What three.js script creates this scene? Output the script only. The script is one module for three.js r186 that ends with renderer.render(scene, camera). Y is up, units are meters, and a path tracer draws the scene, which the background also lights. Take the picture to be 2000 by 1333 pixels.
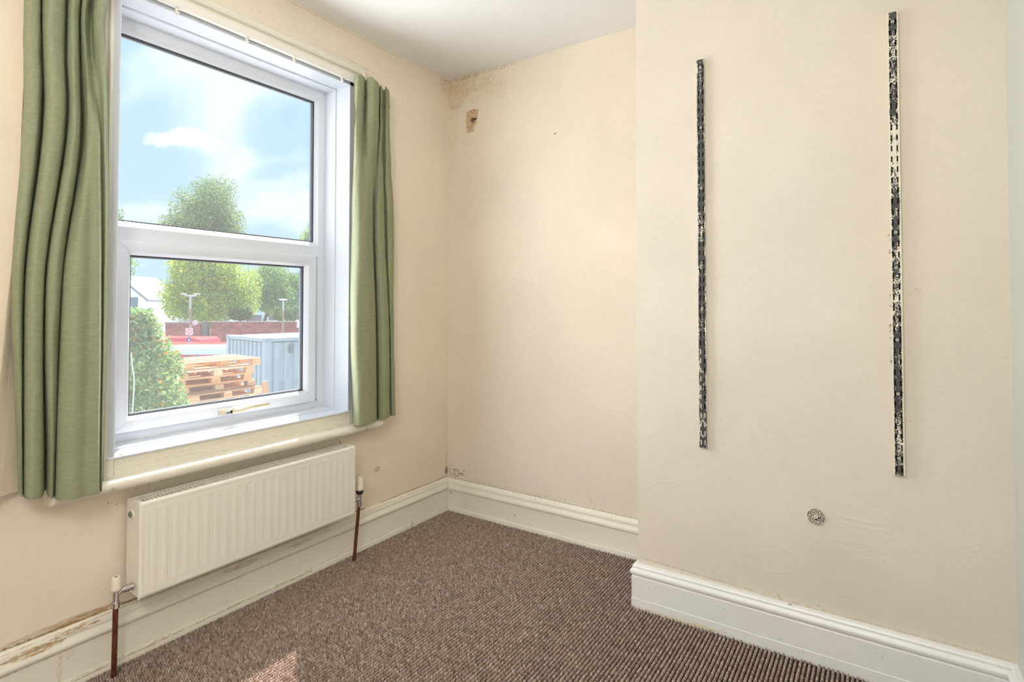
import * as THREE from 'three';
import { RoundedBoxGeometry } from 'three/addons/geometries/RoundedBoxGeometry.js';
import { mergeGeometries, toCreasedNormals } from 'three/addons/utils/BufferGeometryUtils.js';
import { RectAreaLightUniformsLib } from 'three/addons/lights/RectAreaLightUniformsLib.js';

// ---------------------------------------------------------------- camera, sky, sun, daylight, exposure
const scene = new THREE.Scene();
const renderer = new THREE.WebGLRenderer();
renderer.toneMapping = THREE.LinearToneMapping;
renderer.toneMappingExposure = 1.08;
renderer.shadowMap.enabled = true;
RectAreaLightUniformsLib.init();

const FOCAL = 1089.1;                                     // pixels on the 2000 x 1333 frame
const camera = new THREE.PerspectiveCamera(2 * Math.atan(666.5 / FOCAL) * 180 / Math.PI, 2000 / 1333, 0.05, 400);
camera.position.set(2.0307, 1.1333, 2.4013);
camera.rotation.order = 'YXZ';
camera.rotation.set(0.0222, 0.5882, 0);
camera.setViewOffset(2000, 1333, 0.3, 94.4, 2000, 1333);  // lens shift

// a point outside at a given depth along the view axis
camera.updateMatrixWorld(true);
const F3 = new THREE.Vector3(0, 0, -1).transformDirection(camera.matrixWorld);
const R3 = new THREE.Vector3(1, 0, 0).transformDirection(camera.matrixWorld);
const U3 = new THREE.Vector3(0, 1, 0).transformDirection(camera.matrixWorld);
const ray = (u, v) => F3.clone().addScaledVector(R3, (u - 999.7) / FOCAL).addScaledVector(U3, -(v - 572.1) / FOCAL);
const at = (u, v, depth) => camera.position.clone().addScaledVector(ray(u, v), depth);

// seeded random and noise
function rng(seed) { let s = seed >>> 0; return () => { s = (s + 0x6d2b79f5) | 0; let t = Math.imul(s ^ (s >>> 15), 1 | s); t = (t + Math.imul(t ^ (t >>> 7), 61 | t)) ^ t; return ((t ^ (t >>> 14)) >>> 0) / 4294967296; }; }
const hash = (x, y, s) => { let h = Math.imul(x, 374761393) + Math.imul(y, 668265263) + Math.imul(s, 1442695041); h = Math.imul(h ^ (h >>> 13), 1274126177); return ((h ^ (h >>> 16)) >>> 0) / 4294967296; };
function vnoise(x, y, s) {
  const xi = Math.floor(x), yi = Math.floor(y); let fx = x - xi, fy = y - yi;
  fx = fx * fx * (3 - 2 * fx); fy = fy * fy * (3 - 2 * fy);
  const a = hash(xi, yi, s), b = hash(xi + 1, yi, s), c = hash(xi, yi + 1, s), d = hash(xi + 1, yi + 1, s);
  return a + (b - a) * fx + (c - a) * fy + (a - b - c + d) * fx * fy;
}
const fbm = (x, y, s, o = 4) => { let v = 0, a = 0.5, n = 0; for (let i = 0; i < o; i++) { v += a * vnoise(x, y, s + i); n += a; a *= 0.5; x *= 2.03; y *= 2.03; } return v / n; };
const clamp = (v, a = 0, b = 1) => Math.min(b, Math.max(a, v));
const smooth = (a, b, v) => { const t = clamp((v - a) / (b - a)); return t * t * (3 - 2 * t); };
const lerp = (a, b, t) => a + (b - a) * t;

// sky: summer haze with thin cloud sheets and one small cumulus
{
  const W = 4096, H = 2048, data = new Uint8Array(W * H * 4);
  const cum = ray(366, 272).normalize();
  const cAz = Math.atan2(cum.z, cum.x), cEl = Math.asin(cum.y);
  const GW = 2048, GH = 1024, grid = new Float32Array(GW * GH);
  for (let j = GH / 2; j < GH; j++) for (let i = 0; i < GW; i++) {
    const el = ((j + 0.5) / GH - 0.5) * Math.PI, az = (i + 0.5) / GW * 2 * Math.PI;
    const cx = Math.cos(az), sx = Math.sin(az), k = 1 / (Math.sin(el) + 0.22);
    const x = cx * Math.cos(el) * k, y = sx * Math.cos(el) * k;
    const warp = fbm(x * 1.3 + 7, y * 1.3 + 3, 11, 3);
    const n = fbm(x * 2.1 + warp * 1.6 + 20, y * 3.0 + warp + 20, 5, 5);
    grid[j * GW + i] = smooth(0.34, 0.62, n);
  }
  for (let j = 0; j < H; j++) {
    const el = ((j + 0.5) / H - 0.5) * Math.PI, t = clamp(Math.max(el, 0) / 1.3);
    const sky = [lerp(184, 148, Math.pow(t, 0.7)), lerp(214, 194, Math.pow(t, 0.7)), lerp(252, 252, t)];
    for (let i = 0; i < W; i++) {
      const o = (j * W + i) * 4;
      let c = grid[Math.min(GH - 1, j >> 1) * GW + Math.min(GW - 1, i >> 1)] * 0.8;
      if (j < H / 2) c = 0.35;
      const az = (i + 0.5) / W * 2 * Math.PI - Math.PI;
      let da = az - cAz; da = Math.atan2(Math.sin(da), Math.cos(da));
      let puff = 0;
      if (Math.abs(da) < 0.12 && Math.abs(el - cEl) < 0.08) {
        const u = da * Math.cos(cEl) / 0.045, v = (el - cEl) / 0.019;
        const edge = (fbm(u * 3 + 40, v * 1.6 + 40, 31, 5) - 0.5) * 1.9;
        const top = 1.05 * Math.exp(-(u + 0.02) * (u + 0.02) * 1.4), bottom = -0.75 + 0.1 * u;
        const inside = Math.min((top - v) * 0.9, (v - bottom) * 1.3, 1.25 - Math.abs(u)) + edge * 0.55;
        puff = smooth(-0.05, 0.55, inside);
      }
      for (let k = 0; k < 3; k++) {
        let val = lerp(sky[k], [238, 248, 254][k], c);
        val = lerp(val, [248, 250, 251][k], puff * 0.85);
        data[o + k] = val;
      }
      data[o + 3] = 255;
    }
  }
  const t = new THREE.DataTexture(data, W, H, THREE.RGBAFormat);
  t.colorSpace = THREE.SRGBColorSpace; t.magFilter = THREE.LinearFilter; t.mapping = THREE.EquirectangularReflectionMapping; t.needsUpdate = true;
  scene.background = t;
  scene.backgroundIntensity = 1.12;
}

// sun: read from the shadow edges on the sill and the carpet (azimuth over the window, 54 degrees high)
const sun = new THREE.DirectionalLight(new THREE.Color(1, 0.95, 0.88), 14);
{
  const el = 54.3 * Math.PI / 180, h = Math.cos(el);
  sun.position.set(-0.816 * h * 60, Math.sin(el) * 60, -0.578 * h * 60);
  sun.target.position.set(0, 0, 0);
  sun.shadow.radius = 1; sun.shadow.mapSize.set(4096, 4096);
  Object.assign(sun.shadow.camera, { left: -45, right: 45, top: 45, bottom: -45, near: 1, far: 160 });
  scene.add(sun, sun.target);
}
// daylight entering the room through the window opening
const daylight = new THREE.RectAreaLight(new THREE.Color(0.94, 0.975, 1.0), 3.7, 0.84, 1.44);
daylight.name = 'window_daylight';
daylight.position.set(0.072, 1.38, 1.2);
daylight.lookAt(3, 1.38, 1.2);
scene.add(daylight);
for (const [name, w, h, x, y, z] of [['upper_pane_daylight', 0.77, 0.63, -0.128, 1.745, 1.175], ['lower_pane_daylight', 0.67, 0.53, -0.108, 1.028, 1.185]]) {
  const pane = new THREE.RectAreaLight(new THREE.Color(0.84, 0.93, 1.0), 1.0, w, h);
  pane.name = name; pane.position.set(x, y, z); pane.lookAt(3, y, z); scene.add(pane);
}

// ---------------------------------------------------------------- helpers
const taken = new Map();
const numbered = (n) => { const k = taken.get(n) ?? 0; taken.set(n, k + 1); return k ? n + '_' + String(k).padStart(3, '0') : n; };
function put(name, geometry, material, parent = scene) {
  const m = new THREE.Mesh(geometry, material); m.name = parent === scene ? numbered(name) : name; parent.add(m); return m;
}
function tag(o, label, category, group, kind) {
  if (label) o.userData.label = label;
  if (category) o.userData.category = category;
  if (group) o.userData.group = group;
  if (kind) o.userData.kind = kind;
  return o;
}
function thing(name, label, category, pos = [0, 0, 0], group, kind) {
  const g = new THREE.Group(); g.name = numbered(name); g.position.set(...pos); scene.add(g);
  return tag(g, label, category, group, kind);
}
function sub(name, parent) { const g = new THREE.Group(); g.name = name; parent.add(g); return g; }
function bx(x0, x1, y0, y1, z0, z1, r = 0) {
  const w = x1 - x0, h = y1 - y0, d = z1 - z0;
  const g = r ? new RoundedBoxGeometry(w, h, d, 2, Math.min(r, w * 0.49, h * 0.49, d * 0.49)) : new THREE.BoxGeometry(w, h, d);
  return g.translate((x0 + x1) / 2, (y0 + y1) / 2, (z0 + z1) / 2);
}
function cyl(r, a, b, n = 20, r2 = r) {
  const A = new THREE.Vector3(...a), B = new THREE.Vector3(...b), d = B.clone().sub(A), L = d.length();
  const g = new THREE.CylinderGeometry(r2, r, L, n);
  g.applyQuaternion(new THREE.Quaternion().setFromUnitVectors(new THREE.Vector3(0, 1, 0), d.normalize()));
  return g.translate((A.x + B.x) / 2, (A.y + B.y) / 2, (A.z + B.z) / 2);
}
function merged(list) { return mergeGeometries(list.map((g) => { const n = g.index ? g.toNonIndexed() : g; for (const k of Object.keys(n.attributes)) if (!['position', 'normal', 'uv'].includes(k)) n.deleteAttribute(k); return n; })); }
const S = (r, g, b) => new THREE.Color().setRGB(r / 255, g / 255, b / 255, THREE.SRGBColorSpace);
const std = (c, rough = 0.6, extra = {}) => new THREE.MeshPhysicalMaterial({ color: Array.isArray(c) ? S(...c) : c, roughness: rough, ...extra });
function canvasTex(w, h, draw, srgb = true) {
  const c = document.createElement('canvas'); c.width = w; c.height = h;
  draw(c.getContext('2d'), w, h);
  const t = new THREE.CanvasTexture(c);
  if (srgb) t.colorSpace = THREE.SRGBColorSpace;
  t.wrapS = t.wrapT = THREE.RepeatWrapping; t.magFilter = THREE.LinearFilter;
  return t;
}
function dataTex(w, h, f, srgb = true) {
  const d = new Uint8Array(w * h * 4);
  for (let j = 0; j < h; j++) for (let i = 0; i < w; i++) {
    const v = f(i, j), o = (j * w + i) * 4;
    if (typeof v === 'number') d[o] = d[o + 1] = d[o + 2] = clamp(v) * 255; else for (let k = 0; k < 3; k++) d[o + k] = clamp(v[k], 0, 255);
    d[o + 3] = 255;
  }
  const t = new THREE.DataTexture(d, w, h, THREE.RGBAFormat);
  if (srgb) t.colorSpace = THREE.SRGBColorSpace;
  t.wrapS = t.wrapT = THREE.RepeatWrapping; t.magFilter = THREE.LinearFilter; t.needsUpdate = true;
  return t;
}
// sweep of a profile [out, height] along a floor path [[x, z], ...]; out is to the room side of travel. uv: u metres along, v metres round the profile
function sweepPath(profile, path) {
  const P = path.map((p) => new THREE.Vector2(...p)), n = P.length, pos = [], uv = [];
  const dirs = P.slice(1).map((p, i) => p.clone().sub(P[i]).normalize());
  const left = (d) => new THREE.Vector2(-d.y, d.x);
  const off = P.map((_, i) => {
    if (i === 0) return left(dirs[0]);
    if (i === n - 1) return left(dirs[n - 2]);
    const a = left(dirs[i - 1]), b = left(dirs[i]), m = a.clone().add(b).normalize();
    return m.multiplyScalar(1 / m.dot(a));
  });
  const V = (i, k) => [P[i].x + off[i].x * profile[k][0], profile[k][1], P[i].y + off[i].y * profile[k][0]];
  let u = 0; const arc = [0];
  for (let k = 1; k < profile.length; k++) arc.push(arc[k - 1] + Math.hypot(profile[k][0] - profile[k - 1][0], profile[k][1] - profile[k - 1][1]));
  for (let i = 0; i < n - 1; i++) {
    const L = P[i + 1].distanceTo(P[i]);
    for (let k = 0; k < profile.length - 1; k++) {
      const a = V(i, k), b = V(i + 1, k), c = V(i + 1, k + 1), d = V(i, k + 1);
      pos.push(...a, ...b, ...c, ...a, ...c, ...d);
      uv.push(u, arc[k], u + L, arc[k], u + L, arc[k + 1], u, arc[k], u + L, arc[k + 1], u, arc[k + 1]);
    }
    u += L;
  }
  for (const i of [0, n - 1]) {                          // end caps
    const s = THREE.ShapeUtils.triangulateShape(profile.map((p) => new THREE.Vector2(...p)), []);
    for (const t of s) for (const k of (i ? t : [t[0], t[2], t[1]])) { pos.push(...V(i, k)); uv.push(u, arc[k]); }
  }
  const g = new THREE.BufferGeometry();
  g.setAttribute('position', new THREE.Float32BufferAttribute(pos, 3)); g.setAttribute('uv', new THREE.Float32BufferAttribute(uv, 2));
  g.computeVertexNormals();
  return toCreasedNormals(g, 0.55);
}
// mitred bars round a rectangle in the window wall's plane; profile is a closed polygon of [outward offset, x]
function frameBar(side, rect, profile, gap = 0.0004, flat = null) {
  const { z0, z1, y0, y1 } = rect, pos = [];
  const V = (o, x, e) => {                               // e: 0 start, 1 end
    const g = e ? -gap : gap;
    if (side === 'top') return [x, y1 + o, lerp(z0 - o, z1 + o, e) + g];
    if (side === 'bottom') return [x, y0 - o, lerp(z0 - o, z1 + o, e) + g];
    const ys = flat !== null && !e ? flat : lerp(y0 - o, y1 + o, e) + g;
    return [x, ys, side === 'right' ? z0 - o : z1 + o];
  };
  const n = profile.length;
  for (let k = 0; k < n; k++) {
    const p = profile[k], q = profile[(k + 1) % n];
    const a = V(...p, 0), b = V(...p, 1), c = V(...q, 1), d = V(...q, 0);
    pos.push(...a, ...b, ...c, ...a, ...c, ...d);
  }
  for (const t of THREE.ShapeUtils.triangulateShape(profile.map((p) => new THREE.Vector2(...p)), [])) for (const e of [0, 1]) for (const k of t) pos.push(...V(...profile[k], e));
  const g = new THREE.BufferGeometry();
  g.setAttribute('position', new THREE.Float32BufferAttribute(pos, 3));
  g.computeVertexNormals();
  fixWinding(g);
  return toCreasedNormals(g, 0.5);
}
function fixWinding(g) {                                 // turn faces of a convex-ish bar outwards from its axis
  const p = g.attributes.position; g.computeBoundingBox();
  const c = g.boundingBox.getCenter(new THREE.Vector3()), s = g.boundingBox.getSize(new THREE.Vector3());
  const long = s.y > s.z ? 'y' : 'z', A = new THREE.Vector3(), B = new THREE.Vector3(), C = new THREE.Vector3();
  for (let i = 0; i < p.count; i += 3) {
    A.fromBufferAttribute(p, i); B.fromBufferAttribute(p, i + 1); C.fromBufferAttribute(p, i + 2);
    const m = A.clone().add(B).add(C).divideScalar(3).sub(c), nn = B.clone().sub(A).cross(C.clone().sub(A));
    if (Math.abs(nn[long]) < 0.5 * nn.length()) m[long] = 0;
    if (m.dot(nn) < 0) { p.setXYZ(i + 1, C.x, C.y, C.z); p.setXYZ(i + 2, B.x, B.y, B.z); }
  }
  g.computeVertexNormals();
}

// ---------------------------------------------------------------- surfaces
const CEIL = 2.4, REAR = 3.3, RIGHT = 2.32, BX = 1.25, BZ = 0.373;
const WIN = { z0: 0.724, z1: 1.633, y0: 0.66, y1: 2.13 };

// fine plaster relief shared by the walls (2 m tile)
const plasterBump = dataTex(1024, 1024, (i, j) => {
  const x = i / 1024, y = j / 1024, T = (f, s, o) => { const a = fbm(x * f, y * f, s, o), b = fbm((x - 1) * f, y * f, s, o), c = fbm(x * f, (y - 1) * f, s, o), d = fbm((x - 1) * f, (y - 1) * f, s, o), u = smooth(0.9, 1, x), v = smooth(0.9, 1, y); return lerp(lerp(a, b, u), lerp(c, d, u), v); };
  return 0.5 + (T(9, 3, 4) - 0.5) * 0.8 + (T(60, 9, 2) - 0.5) * 0.25;
}, false);
plasterBump.repeat.set(0.5, 0.5);

// paint as it is, with marks of its own: canvas in metres
function paintMap(W, H, ppm, base, seed, marks, mottle = 0.03) {
  const w = Math.round(W * ppm), h = Math.round(H * ppm);
  return canvasTex(w, h, (c) => {
    c.fillStyle = `rgb(${base})`; c.fillRect(0, 0, w, h);
    c.save(); c.setTransform(ppm, 0, 0, -ppm, 0, h);      // draw in metres, y up
    marks(c, rng(seed));
    c.restore();
    const im = c.getImageData(0, 0, w, h), d = im.data;
    for (let j = 0; j < h; j++) for (let i = 0; i < w; i++) {
      const o = (j * w + i) * 4, x = i / ppm, y = j / ppm;
      const m = 1 + (fbm(x * 3.1, y * 3.1, seed, 4) - 0.5) * mottle * 2 + (vnoise(x * 90, y * 90, seed + 7) - 0.5) * mottle * 0.5;
      const warm = (fbm(x * 2.3 + 9, y * 2.3, seed + 3, 3) - 0.5) * mottle * 1.3;
      d[o] *= m; d[o + 1] *= m * (1 - warm * 0.3); d[o + 2] *= m * (1 - warm);
    }
    c.putImageData(im, 0, 0);
  });
}
// a blotch with a ragged outline and grain
function blotch(c, r, x, y, rx, ry, color, alpha, n = 260) {
  c.fillStyle = color;
  for (let i = 0; i < n; i++) {
    const a = r() * 6.283, q = Math.sqrt(r()), px = x + Math.cos(a) * q * rx * (0.75 + 0.35 * vnoise(a * 2, 3, 17)), py = y + Math.sin(a) * q * ry;
    c.globalAlpha = alpha * (0.3 + 0.7 * r());
    c.beginPath(); c.ellipse(px, py, rx * (0.03 + 0.12 * r()), ry * (0.04 + 0.14 * r()), (r() - 0.5) * 0.3, 0, 6.3); c.fill();
  }
  c.globalAlpha = 1;
}
function scratch(c, r, pts, width, color, alpha) {
  c.strokeStyle = color; c.lineCap = 'round';
  for (let i = 1; i < pts.length; i++) {
    const n = Math.max(2, Math.ceil(Math.hypot(pts[i][0] - pts[i - 1][0], pts[i][1] - pts[i - 1][1]) / 0.006));
    let px = pts[i - 1][0], py = pts[i - 1][1];
    for (let k = 1; k <= n; k++) {
      const x = lerp(pts[i - 1][0], pts[i][0], k / n) + (r() - 0.5) * 0.002, y = lerp(pts[i - 1][1], pts[i][1], k / n) + (r() - 0.5) * 0.002;
      c.globalAlpha = alpha * (0.2 + 0.8 * r()); c.lineWidth = width * (0.4 + r());
      c.beginPath(); c.moveTo(px, py); c.lineTo(x, y); c.stroke(); px = x; py = y;
    }
  }
  c.globalAlpha = 1;
}
function specks(c, r, x0, x1, y0, y1, n, size, color, alpha) {
  c.fillStyle = color;
  for (let i = 0; i < n; i++) { c.globalAlpha = alpha * r(); c.beginPath(); c.ellipse(lerp(x0, x1, r()), lerp(y0, y1, r()), size * (0.3 + r()), size * (0.3 + r()), r() * 3, 0, 6.3); c.fill(); }
  c.globalAlpha = 1;
}
const WALLC = [229, 226, 219];
const placed = (t, W, H, x0 = 0) => { t.repeat.set(1 / W, 1 / H); t.offset.set(-x0 / W, 0); return t; };

// window wall (x = 0): shape in (z, y)
const leftMap = placed(paintMap(REAR, CEIL, 420, [238, 225, 205], 21, (c, r) => {
  scratch(c, r, [[0, 0.182], [0.5, 0.181]], 0.004, '#6d5336', 0.7); scratch(c, r, [[1.55, 0.181], [2.3, 0.183]], 0.005, '#5d4428', 0.8);
  scratch(c, r, [[0.6, 0.183], [1.6, 0.182]], 0.006, '#7b6142', 0.5);
  blotch(c, r, 1.68, 0.185, 0.09, 0.012, '#a9824f', 0.35); blotch(c, r, 1.75, 0.19, 0.14, 0.01, '#9a7a50', 0.25);
  scratch(c, r, [[0.012, 0.19], [0.012, 0.32]], 0.003, '#57432e', 0.6); blotch(c, r, 0.012, 0.215, 0.012, 0.02, '#4a3a2a', 0.4);
  scratch(c, r, [[0.762, 0.555], [0.76, 0.535], [0.742, 0.525], [0.735, 0.512]], 0.003, '#5f4a2f', 0.9);
  blotch(c, r, 0.52, 0.345, 0.02, 0.015, '#a48a60', 0.3); blotch(c, r, 0.66, 0.585, 0.035, 0.012, '#7d725f', 0.35);
  blotch(c, r, 1.42, 0.548, 0.09, 0.008, '#b08a5f', 0.55, 180); blotch(c, r, 1.53, 0.54, 0.02, 0.012, '#8d7048', 0.4, 40);
  specks(c, r, 0.05, 0.65, 0.2, 2.2, 40, 0.002, '#8b7452', 0.35); specks(c, r, 1.5, 1.65, 0.49, 0.55, 10, 0.0025, '#5a4832', 0.7);
  scratch(c, r, [[0, 2.392], [0.6, 2.39], [1.4, 2.392]], 0.003, '#b99a6d', 0.55);
  blotch(c, r, 0.03, 2.36, 0.05, 0.05, '#c0a176', 0.08, 400); specks(c, r, 0, 1.4, 2.25, 2.3, 20, 0.003, '#7a6a50', 0.5);
  scratch(c, r, [[0.5, 2.25], [0.72, 2.262], [0.9, 2.258]], 0.0015, '#8b7656', 0.5);
}), REAR, CEIL);
const matLeft = std([255, 255, 255], 0.75, { map: leftMap, bumpMap: plasterBump, bumpScale: 0.0016 });

const backMap = placed(paintMap(BX + 0.05, CEIL, 620, [234, 222, 203], 33, (c, r) => {
  for (const [x, y, rx, ry, col, a, n] of [[0.05, 2.33, 0.1, 0.1, '#c4a074', 0.07, 700], [0.16, 2.35, 0.15, 0.05, '#c8ab7c', 0.06, 600], [0.3, 2.31, 0.07, 0.05, '#d2b078', 0.06, 300], [0.03, 2.2, 0.05, 0.2, '#c9ab80', 0.05, 500], [0.36, 2.29, 0.035, 0.07, '#d4b680', 0.06, 200], [0.22, 2.28, 0.12, 0.05, '#cdb488', 0.05, 300]]) blotch(c, r, x, y, rx, ry, col, a, n);
  specks(c, r, 0, 0.45, 2.385, 2.4, 140, 0.005, '#9a7b52', 0.35); specks(c, r, 0.02, 0.4, 2.2, 2.39, 30, 0.003, '#9b7f5c', 0.35);
  specks(c, r, 0, 0.12, 0.185, 0.23, 60, 0.005, '#53453a', 0.45); specks(c, r, 0.1, 0.75, 0.176, 0.195, 110, 0.004, '#8a755c', 0.4);
  scratch(c, r, [[0.0, 0.178], [0.3, 0.178], [1.2, 0.177]], 0.002, '#6b543a', 0.6);
  scratch(c, r, [[0.0, 0.9], [0.3, 0.901]], 0.0015, '#d9c39a', 0.6);
  specks(c, r, 0.68, 0.7, 1.98, 1.99, 4, 0.004, '#3a3024', 0.9); scratch(c, r, [[0.86, 0.24], [0.88, 0.205]], 0.003, '#b89c78', 0.4);
}), BX + 0.05, CEIL);
const matBack = std([255, 255, 255], 0.75, { map: backMap, bumpMap: plasterBump, bumpScale: 0.0016 });

const chimneyMap = placed(paintMap(RIGHT - BX, CEIL, 720, [223, 213, 198], 45, (c, r) => {
  for (let i = 0; i < 60; i++) { const x = r() * 1.05, y = 0.2 + r() * 2.1; scratch(c, r, [[x, y], [x + (r() - 0.5) * 0.12, y + (r() - 0.5) * 0.05]], 0.0012, r() < 0.5 ? '#cdb994' : '#f1e6cf', 0.5); }
  specks(c, r, 0, 1.05, 0.2, 2.35, 45, 0.0016, '#7a6a52', 0.5);
  blotch(c, r, 0.86, 1.17, 0.016, 0.014, '#bfae92', 0.35, 60);
  specks(c, r, 0.795, 0.8, 0.95, 1.35, 20, 0.004, '#4c4234', 0.6);
  scratch(c, r, [[0.02, 0.185], [0.5, 0.168], [1.06, 0.168]], 0.004, '#b7a98c', 0.6);
  specks(c, r, 0.1, 1.0, 0.165, 0.18, 50, 0.004, '#b5a78c', 0.4); specks(c, r, 1.05, 1.07, 0.2, 2.3, 40, 0.002, '#cbbda0', 0.5);
  scratch(c, r, [[0.27, 1.82], [0.27, 1.72]], 0.001, '#c8a468', 0.8);
}), RIGHT - BX, CEIL, BX);
// trowel and paper wrinkles on the chimney breast
const chimneyBump = placed(canvasTex(1070, 2048, (c, w, h) => {
  const r = rng(91), ppx = w / (RIGHT - BX), ppy = h / CEIL;
  c.fillStyle = 'rgb(110,110,110)'; c.fillRect(0, 0, w, h);
  c.setTransform(ppx, 0, 0, -ppy, 0, h);
  const ridge = (pts, wd, v, a) => { c.strokeStyle = v ? '#fff' : '#000'; c.lineCap = 'round'; for (let k = 4; k > 0; k--) { c.globalAlpha = a / 4; c.lineWidth = wd * k / 2; c.beginPath(); c.moveTo(...pts[0]); for (const p of pts.slice(1)) c.lineTo(...p); c.stroke(); } c.globalAlpha = 1; };
  for (let i = 0; i < 190; i++) { const x = r() * 1.07, y = 0.15 + r() * 2.2 * (r() < 0.6 ? 0.35 : 1), a = (r() - 0.5) * 2.6, L = 0.03 + r() * 0.12; ridge([[x, y], [x + Math.cos(a) * L / 2, y + Math.sin(a) * L / 2 + 0.004], [x + Math.cos(a) * L, y + Math.sin(a) * L]], 0.004 + r() * 0.004, r() < 0.6, 0.3); }
  ridge([[0.66, 0.475], [0.72, 0.47], [0.78, 0.473]], 0.006, 1, 0.9); ridge([[0.67, 0.455], [0.74, 0.452], [0.78, 0.455]], 0.006, 1, 0.7); ridge([[0.78, 0.478], [0.785, 0.45]], 0.005, 1, 0.7);
  ridge([[0.55, 0.435], [0.58, 0.438], [0.6, 0.446]], 0.006, 1, 0.9); ridge([[0.565, 0.33], [0.575, 0.36], [0.59, 0.385]], 0.005, 1, 0.8); ridge([[0.64, 0.39], [0.70, 0.384], [0.78, 0.378]], 0.004, 0, 0.8);
  ridge([[0.05, 0.36], [0.06, 0.30]], 0.005, 1, 0.8); ridge([[0.03, 0.45], [0.08, 0.48], [0.14, 0.49]], 0.004, 1, 0.6);
}, false), RIGHT - BX, CEIL, BX);
const matChimney = std([255, 255, 255], 0.7, { map: chimneyMap, bumpMap: chimneyBump, bumpScale: 0.0013 });

const ceilMap = placed(paintMap(RIGHT, REAR, 360, [246, 246, 245], 51, (c, r) => {
  blotch(c, r, 0.06, 0.05, 0.15, 0.04, '#c2a577', 0.1, 800); blotch(c, r, 0.2, 0.02, 0.22, 0.03, '#bd9f70', 0.12, 800); blotch(c, r, 0.45, 0.012, 0.25, 0.016, '#cdb78c', 0.12, 500);
  specks(c, r, 0, 0.5, 0, 0.015, 60, 0.005, '#a58a62', 0.4); scratch(c, r, [[0.0, 0.006], [0.9, 0.006]], 0.006, '#a98a5c', 0.5);
  scratch(c, r, [[0.006, 0.0], [0.006, 1.4]], 0.005, '#bfa679', 0.5); specks(c, r, 0.02, 0.2, 0.5, 1.4, 6, 0.004, '#5c5040', 0.7);
}, 0.015), RIGHT, REAR);
const matCeil = std([255, 255, 255], 0.85, { map: ceilMap, bumpMap: plasterBump, bumpScale: 0.0014 });
const matRight = std([210, 212, 202], 0.6, { bumpMap: plasterBump, bumpScale: 0.0014 });
const matRear = std(WALLC, 0.75, { bumpMap: plasterBump, bumpScale: 0.0014 });

// ---------------------------------------------------------------- room shell
const structure = (o) => { o.userData.kind = 'structure'; return o; };
const WALL_T = 0.2;
{
  const s = new THREE.Shape([[-0.3, 0], [REAR + 0.3, 0], [REAR + 0.3, CEIL], [-0.3, CEIL]].map((p) => new THREE.Vector2(...p)));
  s.holes.push(new THREE.Path([[0.70, 0.622], [0.70, 2.152], [1.657, 2.152], [1.657, 0.622]].map((p) => new THREE.Vector2(...p))));
  const g = new THREE.ExtrudeGeometry(s, { depth: WALL_T, bevelEnabled: false });
  g.applyMatrix4(new THREE.Matrix4().makeBasis(new THREE.Vector3(0, 0, 1), new THREE.Vector3(0, 1, 0), new THREE.Vector3(-1, 0, 0)));
  structure(put('wall_left', g, matLeft));
}
// back wall with the knocked-out patch of plaster
const patchOutline = [[0.128, 2.196], [0.14, 2.201], [0.148, 2.198], [0.158, 2.206], [0.172, 2.203], [0.18, 2.208], [0.196, 2.198], [0.207, 2.2], [0.209, 2.17], [0.203, 2.15], [0.198, 2.142], [0.201, 2.127], [0.19, 2.122], [0.183, 2.108], [0.173, 2.1], [0.182, 2.092], [0.184, 2.083], [0.16, 2.081], [0.13, 2.082], [0.127, 2.1], [0.124, 2.118], [0.126, 2.135], [0.122, 2.15], [0.127, 2.17]];
{
  const s = new THREE.Shape([[-0.01, 0], [RIGHT + 0.3, 0], [RIGHT + 0.3, CEIL], [-0.01, CEIL]].map((p) => new THREE.Vector2(...p)));
  s.holes.push(new THREE.Path(patchOutline.map((p) => new THREE.Vector2(...p))));
  const g = new THREE.ExtrudeGeometry(s, { depth: 0.012, bevelEnabled: false }).translate(0, 0, -0.012);
  const wall = structure(put('wall_back', g, matBack));
  put('masonry', bx(-0.3, RIGHT + 0.3, 0, CEIL, -0.3, -0.05), matRear, wall);
  const back = new THREE.Shape([[0.1, 2.06], [0.23, 2.06], [0.23, 2.22], [0.1, 2.22]].map((p) => new THREE.Vector2(...p)));
  back.holes.push(new THREE.Path([[0.146, 2.148], [0.15, 2.162], [0.165, 2.165], [0.178, 2.158], [0.19, 2.16], [0.192, 2.148], [0.178, 2.142], [0.17, 2.13], [0.158, 2.136]].map((p) => new THREE.Vector2(...p))));
  const plaster = std([255, 255, 255], 0.95, { bumpMap: plasterBump, bumpScale: 0.006, map: dataTex(128, 128, (i, j) => { const n = 0.8 + fbm(i / 9, j / 9, 5, 4) * 0.4; return [206 * n, 178 * n, 146 * n]; }) });
  plaster.map.repeat.set(8, 8);
  tag(put('exposed_plaster', new THREE.ExtrudeGeometry(back, { depth: 0.03, bevelEnabled: false }).translate(0, 0, -0.0375), plaster, wall), 'bare tan plaster in the knocked-out patch');
}
{
  const g = new THREE.ExtrudeGeometry(new THREE.Shape([[BX, 0], [RIGHT + 0.3, 0], [RIGHT + 0.3, CEIL], [BX, CEIL]].map((p) => new THREE.Vector2(...p))), { depth: BZ - 0.001, bevelEnabled: false }).translate(0, 0, 0.001);
  structure(put('wall_chimney', g, matChimney));
}
structure(put('wall_right', bx(RIGHT, RIGHT + 0.2, 0, CEIL, BZ, REAR + 0.3), matRight));
structure(put('wall_front', bx(0, RIGHT, 0, CEIL, REAR, REAR + 0.3), matRear));
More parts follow.
